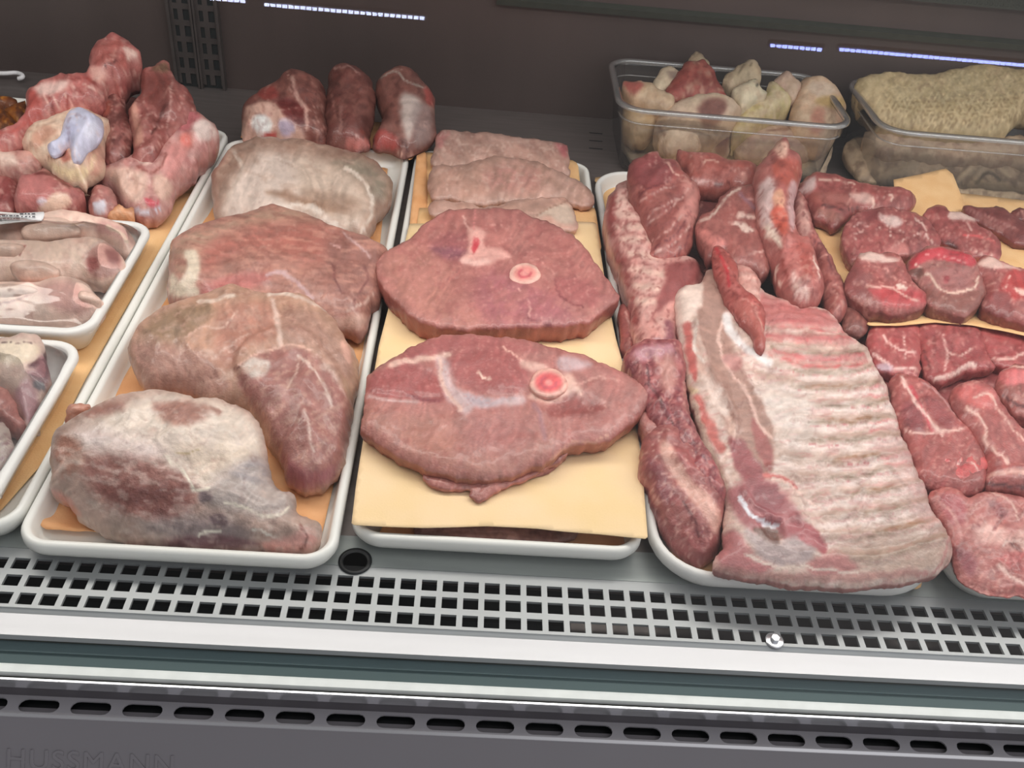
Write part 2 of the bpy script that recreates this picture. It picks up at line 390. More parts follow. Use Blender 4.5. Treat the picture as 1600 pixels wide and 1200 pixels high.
def clear(name, tint, gl=1.0, rough=.03, bump=0, bscale=30, front_only=True, milk=0, stretch=(1, 1, 1), ior=1.45):
    m = bpy.data.materials.new(name); m.use_nodes = True; nt = m.node_tree; nt.nodes.clear()
    out = nt.nodes.new('ShaderNodeOutputMaterial'); tr = nt.nodes.new('ShaderNodeBsdfTransparent'); g = nt.nodes.new('ShaderNodeBsdfGlossy')
    tr.inputs[0].default_value = (*tint, 1); g.inputs['Roughness'].default_value = rough
    fr = nt.nodes.new('ShaderNodeFresnel'); fr.inputs[0].default_value = ior; mx = nt.nodes.new('ShaderNodeMixShader')
    ge = nt.nodes.new('ShaderNodeNewGeometry'); sub = nt.nodes.new('ShaderNodeMath'); sub.operation = 'SUBTRACT'; sub.inputs[0].default_value = 1
    nt.links.new(ge.outputs['Backfacing'], sub.inputs[1]); mu = nt.nodes.new('ShaderNodeMath'); mu.operation = 'MULTIPLY'
    mg = nt.nodes.new('ShaderNodeMath'); mg.operation = 'MULTIPLY'; mg.inputs[1].default_value = gl; mg.use_clamp = True
    nt.links.new(fr.outputs[0], mg.inputs[0]); nt.links.new(mg.outputs[0], mu.inputs[0])
    if front_only: nt.links.new(sub.outputs[0], mu.inputs[1])
    else: mu.inputs[1].default_value = 1
    nt.links.new(mu.outputs[0], mx.inputs[0]); 
    if milk:
        df = nt.nodes.new('ShaderNodeBsdfDiffuse'); df.inputs[0].default_value = (.8, .8, .8, 1); m2 = nt.nodes.new('ShaderNodeMixShader'); m2.inputs[0].default_value = milk
        nt.links.new(tr.outputs[0], m2.inputs[1]); nt.links.new(df.outputs[0], m2.inputs[2]); nt.links.new(m2.outputs[0], mx.inputs[1])
    else: nt.links.new(tr.outputs[0], mx.inputs[1])
    nt.links.new(g.outputs[0], mx.inputs[2]); nt.links.new(mx.outputs[0], out.inputs[0])
    if bump:
        tc = nt.nodes.new('ShaderNodeTexCoord'); mp = nt.nodes.new('ShaderNodeMapping'); mp.inputs['Scale'].default_value = stretch; nt.links.new(tc.outputs['Object'], mp.inputs[0])
        n2 = nt.nodes.new('ShaderNodeTexNoise'); n2.inputs['Scale'].default_value = bscale; nt.links.new(mp.outputs[0], n2.inputs[0])
        bp = nt.nodes.new('ShaderNodeBump'); bp.inputs['Strength'].default_value = bump; bp.inputs['Distance'].default_value = .004; nt.links.new(n2.outputs[0], bp.inputs['Height'])
        nt.links.new(bp.outputs[0], g.inputs['Normal'])
    M[name] = m; return m
clear('pane_glass', (.985, .995, .99), gl=1.0, rough=.0)
clear('tub_plastic', (.95, .94, .93), gl=2.4, rough=.10, milk=.03)
clear('tub_rim_plastic', (.80, .77, .74), gl=4.0, rough=.16, milk=.16)
clear('cling_film', (.98, .98, .98), gl=1.3, rough=.09, bump=.75, bscale=16, front_only=False, milk=.0, stretch=(1, 2.2, 1))
def emit(name, c, s, dots=0):
    m = bpy.data.materials.new(name); m.use_nodes = True; nt = m.node_tree; nt.nodes.clear()
    out = nt.nodes.new('ShaderNodeOutputMaterial'); e = nt.nodes.new('ShaderNodeEmission'); e.inputs[0].default_value = (*c, 1); e.inputs[1].default_value = s
    nt.links.new(e.outputs[0], out.inputs[0]); M[name] = m
emit('led', (.62, .68, 1), 45); emit('led_blue', (.30, .36, 1), 60)

# ------------------------------------------------------------------ case shell
XA, XB = -1.35, 1.75
YW = 1.565
bm = bmesh.new(); box(bm, XA, XB, .545, YW + .01, -.012, 0); tag(frombm('floor', bm, M['steel_deck'], smooth=False), 'brushed steel display deck under the trays', None, None, 'structure')
bm = bmesh.new(); box(bm, XA, XB, YW, YW + .02, -.01, .62); tag(frombm('wall_back', bm, M['steel_back'], smooth=False), kind='structure')
bm = bmesh.new(); box(bm, XA, XB, .5506, .585, .0001, .0006); tag(frombm('trim_0', bm, M['deck_sheen'], smooth=False), kind='structure')  # added strip: sheen on the front deck painted as a lighter band
# dark air duct band at the top of the back wall (runs above the tubs)
def aty(px, py, y):
    d = ray(px, py); return Vector((0, 0, CH)) + d * (y / d.y)
zt = aty(1100, 22, YW).z
bm = prof_x([(YW - .001, zt - .012), (YW - .012, zt - .010), (YW - .014, zt), (YW - .001, zt + .004)], .02, XB)
tag(frombm('trim_1', bm, M['dark_gasket'], smooth=False), kind='structure')
bm = bmesh.new(); z2 = aty(1400, 6, YW).z
box(bm, .5, XB, YW - .02, YW - .001, z2 + .012, z2 + .12)
for i in range(110):
    for j in range(4):
        cx, cz = .505 + i * .0085 + (.004 if j % 2 else 0), z2 + .018 + j * .007
        vs = [bm.verts.new((cx + .003 * math.cos(k * math.pi / 3), YW - .0205, cz + .003 * math.sin(k * math.pi / 3))) for k in range(6)]; 
        vc = bm.verts.new((cx, YW - .0165, cz))
        for k in range(6): bm.faces.new((vs[k], vs[(k + 1) % 6], vc))
tag(frombm('trim_2', bm, M['dark_gasket'], smooth=False), kind='structure')

# ---- front profile
def fy(row, z, px=530): return at(px, row, z).y
def strip(name, rows, zs, m, depth=.006):
    (r0, r1), (z0, z1) = rows, zs; y0, y1 = fy(r0, z0), fy(r1, z1)
    bm = prof_x([(y0, z0), (y1, z1), (y1, z1 - depth), (y0, z0 - depth)], XA, XB)
    o = frombm(name, bm, M[m], smooth=False); return tag(o, kind='structure')
n_ = iter(range(3, 30))
def T_(): return 'trim_%d' % next(n_)
strip(T_(), (973, 984), (0, -.003), 'grille_white')
strip(T_(), (984, 1017), (-.001, -.001), 'ledge')
strip(T_(), (1016, 1019), (-.005, -.005), 'dark_gasket')
strip(T_(), (1018, 1042), (-.012, -.012), 'green_edge')
strip(T_(), (1041, 1063), (-.014, -.014), 'green_dark')
strip(T_(), (1061, 1074), (-.004, -.006), 'bright_trim', .02)
strip(T_(), (1073, 1084), (-.010, -.012), 'dark_gasket', .02)
strip(T_(), (1083, 1086), (-.009, -.009), 'chrome', .01)
strip(T_(), (1086, 1109), (-.011, -.030), 'panel_groove')
strip(T_(), (1136, 1142), (-.030, -.033), 'chrome', .004)  # pale strip added to stand for the highlight along the bumper
# lower fascia with embossed lettering
yl0, zl0 = fy(1141, -.033), -.033
yl1, zl1 = fy(1330, -.115), -.115
bm = prof_x([(yl0, zl0), (yl1, zl1), (yl1 + .01, zl1 - .004), (yl0 + .01, zl0 - .004)], XA, XB)
tag(frombm('wall_front', bm, M['panel_grey'], smooth=False), kind='structure')
cu = bpy.data.curves.new('embossed_lettering', 'FONT'); cu.body = 'HUSSMANN'; cu.size = .048; cu.extrude = .00035; cu.bevel_depth = .0002; cu.space_character = 1.12
tmp = bpy.data.objects.new('tmp', cu); C.objects.link(tmp); dg = bpy.context.evaluated_depsgraph_get(); dg.update()
me = bpy.data.meshes.new_from_object(tmp.evaluated_get(dg)); bpy.data.objects.remove(tmp)
xs_ = [v.co.x for v in me.vertices]; ys_ = [v.co.y for v in me.vertices]
lt = link('raised_lettering', me, M['panel_grey']); d_ = Vector((0, yl1 - yl0, zl1 - zl0)).normalized()
pl = at(12, 1170, -.06)
# point on fascia for pixel
def fascia(px, py):
    nrm = Vector((0, -d_.z, d_.y)); 
    if nrm.y > 0: nrm = -nrm
    d = ray(px, py); t = (Vector((0, yl0, zl0)) - Vector((0, 0, CH))).dot(nrm) / d.dot(nrm); return Vector((0, 0, CH)) + d * t, nrm
pA, nf = fascia(12, 1169); pB, _ = fascia(272, 1180)
s_ = (pB.x - pA.x) / (max(xs_) - min(xs_)); Xd, Yd = Vector((1, 0, 0)), -d_
mw = Matrix((Xd * s_, Yd * s_ * 1.0, nf * 1)).transposed().to_4x4(); top = Vector((pA.x, (pA.y + pB.y) / 2, (pA.z + pB.z) / 2)) - Yd * s_ * max(ys_) - Xd * s_ * min(xs_)
mw.translation = top + nf * .0002; lt.matrix_world = mw
tag(lt, 'raised grey capital lettering on the lower left front panel', 'lettering')

# slotted bumper panel: real pill slots
def pill_panel():
    z0 = -.030; ya, yb = fy(1109, z0), fy(1137, z0); yc = fy(1124, z0)
    p0 = at(60.7, 1102.9, z0).x; p1 = at(1524.2, 1170.1, z0).x; n = 18.94; pitch = (p1 - p0) / 19.0
    hw = pitch * .39; hh = abs(ya - yb) * .36
    bm = bmesh.new(); i0 = int((XA - p0) / pitch); i1 = int((XB - p0) / pitch)
    for i in range(i0, i1 + 1):
        c = p0 + i * pitch; r = hh; K = 6
        hole = [(c + (hw - r) + r * math.cos(a), yc + r * math.sin(a)) for a in [math.pi * (k / K) - math.pi / 2 for k in range(K + 1)]] + \
               [(c - (hw - r) + r * math.cos(a), yc + r * math.sin(a)) for a in [math.pi * (k / K) + math.pi / 2 for k in range(K + 1)]]
        hv = [bm.verts.new((x, y, z0)) for x, y in hole]; hb = [bm.verts.new((x, y, z0 - .0015)) for x, y in hole]
        n_h = len(hv)
        for k in range(n_h): bm.faces.new((hv[k], hv[(k + 1) % n_h], hb[(k + 1) % n_h], hb[k]))
        # outer cell projected: right edge points, left edge points
        def edge(x, y):
            # push radially to cell border
            return (c + pitch / 2 if x > c else c - pitch / 2, y)
        ov = []
        for k, (x, y) in enumerate(hole):
            tt = (y - (yc - hh)) / (2 * hh); ov.append(bm.verts.new((c + pitch / 2 if k <= K else c - pitch / 2, yb + (ya - yb) * tt, z0)))
        for k in range(n_h):
            k2 = (k + 1) % n_h; bm.faces.new((hv[k], ov[k], ov[k2], hv[k2]))
    bmesh.ops.remove_doubles(bm, verts=bm.verts, dist=1e-5)
    tag(frombm(T_(), bm, M['panel_light'], smooth=False), kind='structure')
    bm = bmesh.new(); box(bm, XA, XB, yb - .002, ya + .005, z0 - .02, z0 - .010); tag(frombm(T_(), bm, M['black'], smooth=False), kind='structure')
pill_panel()

# ---- air grille with square holes
px_ = .0180; yg0, yg1 = .4895, .5445
def grille():
    x00 = at(530, 960, 0).x; bm = bmesh.new(); hx = .0065; rows = [.4985, .5165, .5342]; hy = .0058
    ys = [yg0]; 
    for r in rows: ys += [r - hy, r + hy]
    ys.append(yg1 + .006)
    i0 = int((XA - x00) / px_); i1 = int((XB - x00) / px_)
    xs = []
    for i in range(i0, i1): xs += [x00 + i * px_ - hx, x00 + i * px_ + hx]
    for zz in (0.0002, -.0025):
        g = [[bm.verts.new((x, y, zz)) for y in ys] for x in xs]
        for i in range(len(xs) - 1):
            for j in range(len(ys) - 1):
                if i % 2 == 0 and j % 2 == 1: continue
                bm.faces.new((g[i][j], g[i + 1][j], g[i + 1][j + 1], g[i][j + 1]))
        if zz > 0: g0 = g
    for i in range(0, len(xs) - 1, 2):
        for j in range(1, len(ys) - 1, 2):
            q = [(i, j), (i + 1, j), (i + 1, j + 1), (i, j + 1)]
            for k in range(4):
                a, b = q[k], q[(k + 1) % 4]; bm.faces.new((g0[a[0]][a[1]], g0[b[0]][b[1]], g[b[0]][b[1]], g[a[0]][a[1]]))
    return frombm('air_grille', bm, M['grille_white'], smooth=False)
tag(grille(), 'pale metal grille with three rows of square holes along the deck front', 'grille')
bm = bmesh.new(); box(bm, XA, XB, .462, .56, -.085, -.08); box(bm, XA, XB, .56, .565, -.08, -.012); box(bm, XA, XB, .478, .482, -.08, -.004)
tag(frombm('floor_duct', bm, M['cavity'], smooth=False), kind='structure')
# duct return plate seen through the right part of the grille
bm = bmesh.new(); box(bm, at(900, 985, 0).x, XB, .487, .556, -.030, -.026)
tag(frombm('duct_plate', bm, M['upright_steel'], smooth=False), 'grey plate under the right part of the air grille', 'plate')
# bolt and washer
pb = at(1210, 1001, .001)
r0 = empty('bolt', (pb.x, pb.y, 0)); tag(r0, 'silver bolt with washer on the front air grille', 'bolt')
def disc(cx, cy, r, z0, z1, n=24, r2=None): return loft([[Vector((cx + rr * math.cos(2 * math.pi * k / n), cy + rr * math.sin(2 * math.pi * k / n), z)) for k in range(n)] for rr, z in ((r, z0), (r, z1), ((r2 or r * .9), z1 + (z1 - z0) * .2))])
frombm('washer', disc(0, 0, .0078, .0003, .0018), M['chrome'], r0); frombm('bolt_head', disc(0, 0, .0040, .0018, .0050, 6), M['chrome'], r0, smooth=False)
bm = bmesh.new(); box(bm, -.009, .009, -.014, -.002, -.0055, -.003); frombm('clip_plate', bm, M['ledge'], r0, smooth=False)
# round hole in the deck, its darkness made with a black disc
ph = at(555, 877, .001); o = frombm('deck_hole', loft([[Vector((r * math.cos(2 * math.pi * k / 28), r * math.sin(2 * math.pi * k / 28), z)) for k in range(28)] for r, z in ((.0145, .0002), (.0145, .002), (.0115, .0022), (.0105, .0006))]), M['black'])
o.location = (ph.x, ph.y, 0); tag(o, 'round black hole in the steel deck between two trays', 'plug')
# deck small slots
for i in range(3):
    q = at(931, 208 + i * 12, .0005); bm = bmesh.new(); box(bm, -.011, .011, -.0012, .0012, 0, .0006); o = frombm('deck_slot', bm, M['black'], smooth=False); o.location = (q.x, q.y, 0)
    tag(o, 'thin dark louvre slot in the rear deck left of the offal tub', 'slot', 'louvre slots in the rear deck')

# ---- slotted upright on the back wall
up0 = aty(282, 130, YW); xl, xr = aty(270, 60, YW).x, aty(347, 60, YW).x
ru = empty('shelf_upright', ((xl + xr) / 2, YW, 0)); tag(ru, 'pair of slotted steel shelf uprights on the dark back wall', 'upright')
def slotted(w, off):
    bm = bmesh.new(); zt_ = .40; pitch = .026; h = .017; n = int(zt_ / pitch)
    for s in (-1, 1):
        box(bm, off + s * w / 2 - .0022, off + s * w / 2 + .0022, -.014, 0, 0, zt_)
    cols = (-.25, .25)
    for k in range(n):
        z = .006 + k * pitch; box(bm, off - w / 2, off + w / 2, -.008, -.006, z + h, z + pitch)
        for c0, c1 in ((-w / 2, -w * .30), (-w * .12, w * .1), (w * .36, w / 2)): box(bm, off + c0, off + c1, -.008, -.006, z, z + h)
    return bm
wtot = xr - xl
for s in (-1, 1): frombm('slotted_strip', slotted(wtot * .46, s * wtot * .25), M['upright_steel'], ru, smooth=False)
bm = bmesh.new(); box(bm, -wtot / 2, wtot / 2, -.005, -.001, 0, .4); frombm('backing', bm, M['cavity'], ru, smooth=False)
# ---- front glass pane leaning inwards
PH = math.radians(62); yb_, zb_ = fy(1077, -.006), -.006
a0 = Vector((0, yb_, zb_)); dv = Vector((0, math.cos(PH), math.sin(PH))); nv_ = Vector((0, -math.sin(PH), math.cos(PH)))
bm = loft([[Vector((x, *(a0 + dv * s - nv_ * t)[1:])) for (s, t) in ((0, 0), (.66, 0), (.66, .005), (0, .005))] for x in (XA, XB)])
tag(frombm('front_glass', bm, M['pane_glass'], smooth=False), 'clear front glass pane leaning in over the meat trays', 'glass pane')
# aisle LED strips mirrored in the pane
def refl(px, py, yy):
    d = ray(px, py).normalized(); c = Vector((0, 0, CH)); t = (a0 - c).dot(nv_) / d.dot(nv_); p = c + d * t; r = d - 2 * d.dot(nv_) * nv_
    return p + r * ((yy - p.y) / r.y)
YL = -1.3
for lab, a, b in (('rightmost', (1311, 80.5), (1700, 110)), ('short second from right', (1203, 73), (1285, 78.5)), ('middle', (412, 8.5), (664, 30)), ('leftmost', (240, -8), (384, 3))):
    A_, B_ = refl(*a, YL), refl(*b, YL); zc, x0, x1 = (A_.z + B_.z) / 2, min(A_.x, B_.x), max(A_.x, B_.x)
    r0 = empty('led_strip_light', ((x0 + x1) / 2, YL, zc)); tag(r0, lab + ' thin blue-white ceiling light strip reflected at the top of the glass', 'light strip')
    px_a = a[0]; w = x1 - x0; bm = bmesh.new(); box(bm, -w / 2 - .005, w / 2 + .005, -.01, .01, .006, .02); frombm('housing', bm, M['panel_light'], r0, smooth=False)
    bm = bmesh.new(); n = int(w / .018)
    for i in range(n): 
        xx = -w / 2 + (i + .5) * w / n; box(bm, xx - .0070, xx + .0070, -.0040, .0040, 0, .0062)
    frombm('diode_row', bm, M['led_blue' if px_a > 900 else 'led'], r0, smooth=False)

# ------------------------------------------------------------------ trays
def tray(label, x0, x1, y0, y1, z=.028, r=.028, foam=False, base=0, m='tray_plastic', name='meat_tray', flare=None):
    w, l, cx, cy = x1 - x0, y1 - y0, (x0 + x1) / 2, (y0 + y1) / 2
    H = z - base
    pr = [(.016, 0), (.012, .002), (.003, H * .45), (0, H - .010), (0, H - .004), (.0015, H - .001), (.004, H), (.007, H - .001), (.0085, H - .003), (.011, H * .5), (.014, .008), (.020, .005), (.03, .0045)]
    if foam: pr = [(.022, 0), (.016, .002), (.006, H * .6), (0, H - .006), (0, H - .002), (.002, H), (.008, H), (.0095, H - .002), (.011, H - .006), (.018, H * .5), (.024, .008), (.032, .005), (.04, .0045)]
    o = frombm(name, loft([rrect(w - 2 * i, l - 2 * i, max(r - i, .006), zz, 8) for i, zz in pr]), M[m]); o.location = (cx, cy, base)
    return tag(o, label, 'tray')
tray('white tray at left edge holding bones and two wrapped packs', -.622, -.3605, .548, 1.345)
tray('white tray second from left holding four big pale meat cuts', -.358, -.094, .531, 1.318)
tray('white tray in the middle under cream paper and two ham steaks', -.086, .172, .560, 1.330)
tray('white round-cornered tray holding the rib racks', .178, .436, .536, 1.312, r=.055, m='foam')
tray('white tray at right edge holding red chops and neck slices', .445, .705, .540, 1.300, r=.04)
tray('white tray at the far left edge with dark marinated meat', -.96, -.655, .60, 1.40)
# ================================================================== tray two: pale boneless cuts
zT2 = (0, 0, 1)
sheet('paper_liner', 'peach butcher paper lining the tray under four pale cuts', 'paper', [(52, 818), (212, 560), (358, 240), (606, 262), (590, 420), (550, 640), (500, 845), (240, 842), (72, 834)], .0085, .0075, M['orange_paper'], wr=.003,
      curl=[([(40, 815), (120, 838), (200, 850)], 14, .006)])
piece('meat_cut', 'pale membrane-covered cut at the rear of the four-cut tray', 'meat', (300, 50, 3.429),
      [(110, 790), (150, 700), (250, 600), (400, 570), (600, 590), (800, 635), (960, 680), (1050, 760), (1075, 830), (1060, 910), (1000, 960), (960, 1060), (920, 1100), (800, 1090), (600, 1080), (400, 1080), (180, 1040), (120, 940)],
      .030, .062, Ht=.022, R=.05, col='#a58474', vein=.15, crease=.2, lump=(.004, 34), warp=5, paint=[
      N('#9a7868', 70, .05, .7), Fx('#d8c2b6', [(180, 900), (240, 760), (360, 650), (480, 640), (620, 700), (700, 820), (600, 900), (640, 960), (760, 1050), (700, 1090), (400, 1030), (180, 1000)], 50, .5),
      Fx('#c8b0a0', [(560, 660), (760, 700), (900, 800), (960, 940), (880, 1060), (760, 1040), (640, 940), (560, 800)], 60),
      Fx('#9c7a66', [(400, 860), (520, 850), (620, 890), (720, 900), (860, 930), (800, 970), (640, 950), (520, 910)], 24, -.8, .95),
      Fx('#a08270', [(600, 840), (760, 860), (880, 900), (900, 960), (780, 960), (650, 900)], 30, 0, .7),
      Fx('#8f8474', [(760, 700), (900, 690), (1020, 760), (1060, 850), (980, 900), (900, 800)], 40, 0, .8),
      Sx('#e4d2c6', 26, [(440, 940), (600, 930), (700, 980), (820, 1080)], .7, .5), Sx('#dccabc', 18, [(820, 730), (930, 820), (960, 960), (900, 1080)], .7, .6),
      Sx('#c8b2a4', 20, [(230, 640), (270, 740), (200, 880)], .8, .3), N('#b99c8c', 25, .25, .5, st=3, ang=20)])
piece('meat_cut', 'reddish grained cut second from the rear of the four-cut tray', 'meat', (200, 300, 3.75),
      [(250, 310), (330, 225), (460, 200), (620, 150), (780, 100), (880, 86), (1000, 120), (1150, 180), (1280, 235), (1420, 280), (1510, 350), (1500, 470), (1480, 590), (1420, 680), (1390, 780), (1330, 825), (1270, 800), (1180, 800), (1000, 800), (700, 800), (400, 700), (260, 640), (225, 560), (250, 450)],
      .030, .070, Ht=.024, R=.05, col='#a8786c', vein=.2, crease=.25, lump=(.003, 40), warp=4, paint=[
      Fx('#a98674', [(260, 310), (460, 210), (880, 90), (1050, 140), (1100, 200), (900, 190), (700, 210), (560, 260), (440, 340), (420, 470), (300, 480)], 40),
      Fx('#a7675c', [(480, 300), (800, 190), (1150, 190), (1300, 300), (1300, 420), (1000, 400), (800, 340), (560, 400), (440, 470)], 60, .6),
      Fx('#94655c', [(1200, 260), (1450, 300), (1500, 420), (1450, 600), (1320, 700), (1180, 560), (1150, 400)], 60),
      N('#c08a7a', 16, .12, .55, st=5, ang=6), N('#8a5a50', 18, .22, .5, st=5, ang=8),
      Fx('#b4706a', [(430, 560), (520, 510), (700, 470), (830, 480), (800, 540), (640, 580), (460, 610)], 25, 1),
      Fx('#d2c0ac', [(330, 350), (400, 340), (420, 420), (400, 540), (420, 600), (330, 620), (240, 590), (260, 470), (300, 520), (350, 430)], 16, .8),
      Sx('#c4a0a0', 22, [(820, 490), (900, 470), (1000, 540), (1080, 620)], .6, .6), Sx('#c09a96', 14, [(1260, 240), (1330, 300), (1420, 380)], .8, .4), Sx('#c89a94', 12, [(1190, 300), (1240, 320)], .8),
      Sx('#7c4c48', 12, [(1200, 430), (1220, 520), (1260, 600)], .9, -1), Sx('#7c4c48', 12, [(1380, 430), (1400, 520), (1330, 640)], .9, -1), Sx('#caa69a', 14, [(1280, 690), (1380, 660), (1450, 590)], .7, .6),
      Fx('#c29a8c', [(1200, 740), (1300, 730), (1390, 720), (1380, 790), (1320, 825), (1220, 800)], 15, .6)])
piece('meat_cut', 'wide folded pale cut third from the rear of the four-cut tray', 'meat', (200, 300, 3.75),
      [(0, 900), (60, 800), (200, 690), (420, 610), (600, 555), (700, 575), (820, 610), (950, 600), (1080, 640), (1190, 720), (1250, 830), (1330, 930), (1350, 1020), (1330, 1180), (1300, 1350), (1280, 1540), (1200, 1690), (1040, 1750), (950, 1700), (850, 1500), (700, 1300), (500, 1250), (300, 1170), (130, 1150), (50, 1050), (10, 960)],
      .024, .066, Ht=.026, R=.05, col='#b48c78', vein=.25, crease=.25, lump=(.004, 45), warp=4, paint=[
      Fx('#937660', [(80, 820), (240, 690), (440, 640), (500, 700), (420, 790), (300, 860), (150, 860)], 35),
      Fx('#b07c6c', [(560, 680), (760, 640), (860, 700), (860, 860), (700, 900), (600, 1040), (520, 980), (520, 800)], 50, .8),
      Fx('#a57e70', [(900, 700), (1080, 700), (1230, 860), (1320, 1000), (1250, 1100), (1080, 920), (920, 880)], 50, .5),
      Fx('#9d6a63', [(640, 1100), (700, 1000), (820, 920), (980, 900), (1090, 960), (1200, 1080), (1300, 1250), (1270, 1540), (1180, 1680), (1040, 1740), (940, 1650), (820, 1400), (700, 1220)], 22, 7),
      Fx('#aa7f72', [(10, 900), (200, 900), (450, 950), (560, 1080), (600, 1150), (400, 1190), (130, 1140)], 40),
      Sx('#d5b5a8', 30, [(850, 640), (870, 740), (890, 890)], .7, .5), Sx('#dcc4b4', 22, [(620, 600), (480, 640), (420, 640)], .6, .8), Sx('#d8c0b2', 20, [(830, 600), (960, 600), (1080, 650), (1190, 710)], .6, 1.0),
      Sx('#cfa898', 12, [(330, 850), (440, 790), (540, 800), (640, 690)], .8, .3), Sx('#c9a294', 10, [(500, 980), (600, 900), (700, 830)], .8, .3),
      Sx('#7a4c44', 12, [(620, 1040), (700, 980), (830, 915)], .8, -2), Sx('#d4a898', 14, [(640, 1010), (800, 930), (960, 895), (1080, 930)], .6, .8),
      Fx('#cdbab0', [(670, 1010), (760, 970), (830, 990), (810, 1060), (720, 1080)], 16, .4), Sx('#d0b4aa', 16, [(1000, 960), (1090, 1040), (1170, 1180), (1190, 1260)], .7, .6), Sx('#c8a094', 8, [(1100, 950), (1200, 1060), (1280, 1200)], .8, .3), Sx('#cda89c', 12, [(900, 1200), (960, 1100), (1000, 1000)], .7, .3),
      Sx('#cfb0a6', 16, [(1040, 1280), (1060, 1400), (1090, 1520)], .8), Sx('#c7a298', 10, [(960, 1330), (1060, 1340)], .8), N('#c39c8c', 18, .2, .5, st=3, ang=-25), Fx('#a8606a', [(900, 1540), (1060, 1640), (1200, 1600), (1180, 1700), (1030, 1750), (940, 1700)], 30, 0, .6),
      Fx('#d0a090', [(1240, 880), (1300, 920), (1310, 990), (1270, 980)], 12, .5)])
piece('meat_cut', 'big white-membraned joint at the front of the four-cut tray', 'meat', (50, 580, 3.077),
      [(85, 420), (110, 290), (200, 230), (330, 160), (450, 110), (600, 95), (750, 120), (950, 150), (1060, 210), (1110, 290), (1120, 400), (1180, 560), (1260, 590), (1280, 680), (1370, 730), (1390, 800), (1330, 870), (1150, 872), (900, 860), (700, 850), (520, 840), (380, 790), (240, 700), (160, 620), (90, 560), (95, 490)],
      .018, .075, Ht=.030, R=.06, col='#b09488', vein=.2, crease=.25, lump=(.003, 50), warp=4, paint=[
      Fx('#d9c6b8', [(330, 230), (480, 150), (640, 110), (900, 150), (1060, 230), (1110, 330), (1090, 420), (950, 470), (850, 560), (760, 560), (640, 470), (480, 400), (300, 380), (200, 320)], 45, .5),
      Fx('#dac4b2', [(640, 380), (760, 350), (900, 330), (1040, 380), (980, 450), (850, 500), (760, 470)], 60),
      Fx('#a07468', [(590, 165), (720, 140), (840, 165), (850, 210), (760, 250), (670, 255), (610, 210)], 25, -.6), Fx('#9a7468', [(860, 170), (915, 195), (900, 215), (860, 195)], 8),
      Fx('#95695e', [(200, 220), (320, 165), (430, 150), (430, 190), (300, 215)], 22), Fx('#c2acaa', [(200, 290), (330, 270), (460, 320), (620, 350), (640, 420), (400, 420), (260, 380)], 50, 0, .7),
      Fx('#8f6058', [(240, 430), (400, 400), (640, 450), (760, 520), (780, 620), (720, 700), (560, 700), (400, 660), (280, 560)], 50, 1.0), Fx('#744640', [(330, 560), (560, 540), (740, 570), (740, 660), (620, 690), (460, 660)], 45, 0, .85),
      Fx('#a07060', [(100, 420), (130, 300), (210, 320), (240, 420), (180, 500), (110, 490)], 30), Sx('#c9a89a', 26, [(110, 520), (160, 450), (230, 430)], .8, .4),
      Fx('#b0a09a', [(880, 520), (1000, 440), (1110, 420), (1160, 520), (1250, 600), (1260, 680), (1100, 700), (900, 660), (820, 600)], 40, .6), Fx('#a09494', [(960, 480), (1060, 430), (1120, 450), (1130, 520), (1020, 540)], 25),
      Fx('#8a7a7a', [(540, 740), (700, 700), (900, 700), (1040, 760), (1000, 830), (700, 820)], 50, 0, .8), Fx('#6e4a4e', [(640, 800), (800, 790), (1000, 800), (1080, 850), (800, 850), (640, 840)], 20, -1), Fx('#705a5c', [(860, 700), (930, 690), (940, 730), (880, 740)], 12), Fx('#786668', [(800, 590), (850, 570), (870, 610), (820, 630)], 12),
      Sx('#e6dac8', 16, [(640, 400), (680, 440), (740, 500), (780, 570), (850, 560)], .6, .8), Sx('#ddd0c0', 14, [(920, 630), (1000, 650), (1100, 690), (1190, 690), (1240, 660)], .5, 1.2), Sx('#d8ccc0', 12, [(1060, 760), (1150, 790), (1200, 800)], .6, .8), Sx('#e0d6c6', 16, [(800, 780), (860, 770), (900, 770)], .5, 1), Sx('#c0a888', 8, [(690, 390), (740, 395), (800, 375)], .7, -.6),
      Fx('#d39a90', [(1100, 820), (1250, 790), (1330, 760), (1380, 800), (1330, 860), (1150, 870)], 25), Sx('#8c5c54', 14, [(1290, 740), (1320, 800), (1290, 850)], .7, -1), Fx('#c99288', [(90, 560), (160, 600), (240, 690), (200, 680), (110, 600)], 15),
      N('#c8b4aa', 22, .2, .45, st=3, ang=15)])
piece('meat_scrap', 'small pink scrap poking out left of the front joint', 'meat', (50, 580, 3.077), [(155, 240), (170, 170), (230, 150), (285, 160), (260, 210), (200, 240)], .03, .045, Ht=.006, R=.01, col='#b77c68', paint=[N('#d0a090', 14, .1)])

# ================================================================== middle tray
sheet('paper_liner', 'orange paper lining the bottom of the middle tray', 'paper', [(585, 846), (600, 820), (660, 300), (900, 300), (985, 820), (985, 868), (900, 858)], .010, .008, M['orange_paper'], wr=.001)
piece('meat_slab', 'dark mauve meat slab under the cream paper in the middle tray', 'meat', (540, 500, 3), [(320, 985), (345, 920), (560, 880), (900, 900), (1080, 960), (1075, 1010), (1000, 1045), (880, 1060), (600, 1040), (350, 1015)], .014, .020, base=.0105, Ht=.003, R=.01, col='#8d6055', paint=[N('#a87668', 40, .1, .6), Sx('#b98a80', 10, [(360, 990), (600, 985), (800, 1000)], .9)])
pp = [('rear', [(668, 208), (893, 250), (898, 300), (908, 420), (700, 480), (645, 380), (662, 290)], .034, .034), ('middle', [(676, 260), (893, 254), (905, 258), (938, 520), (600, 520), (660, 330)], .0355, .0355)]
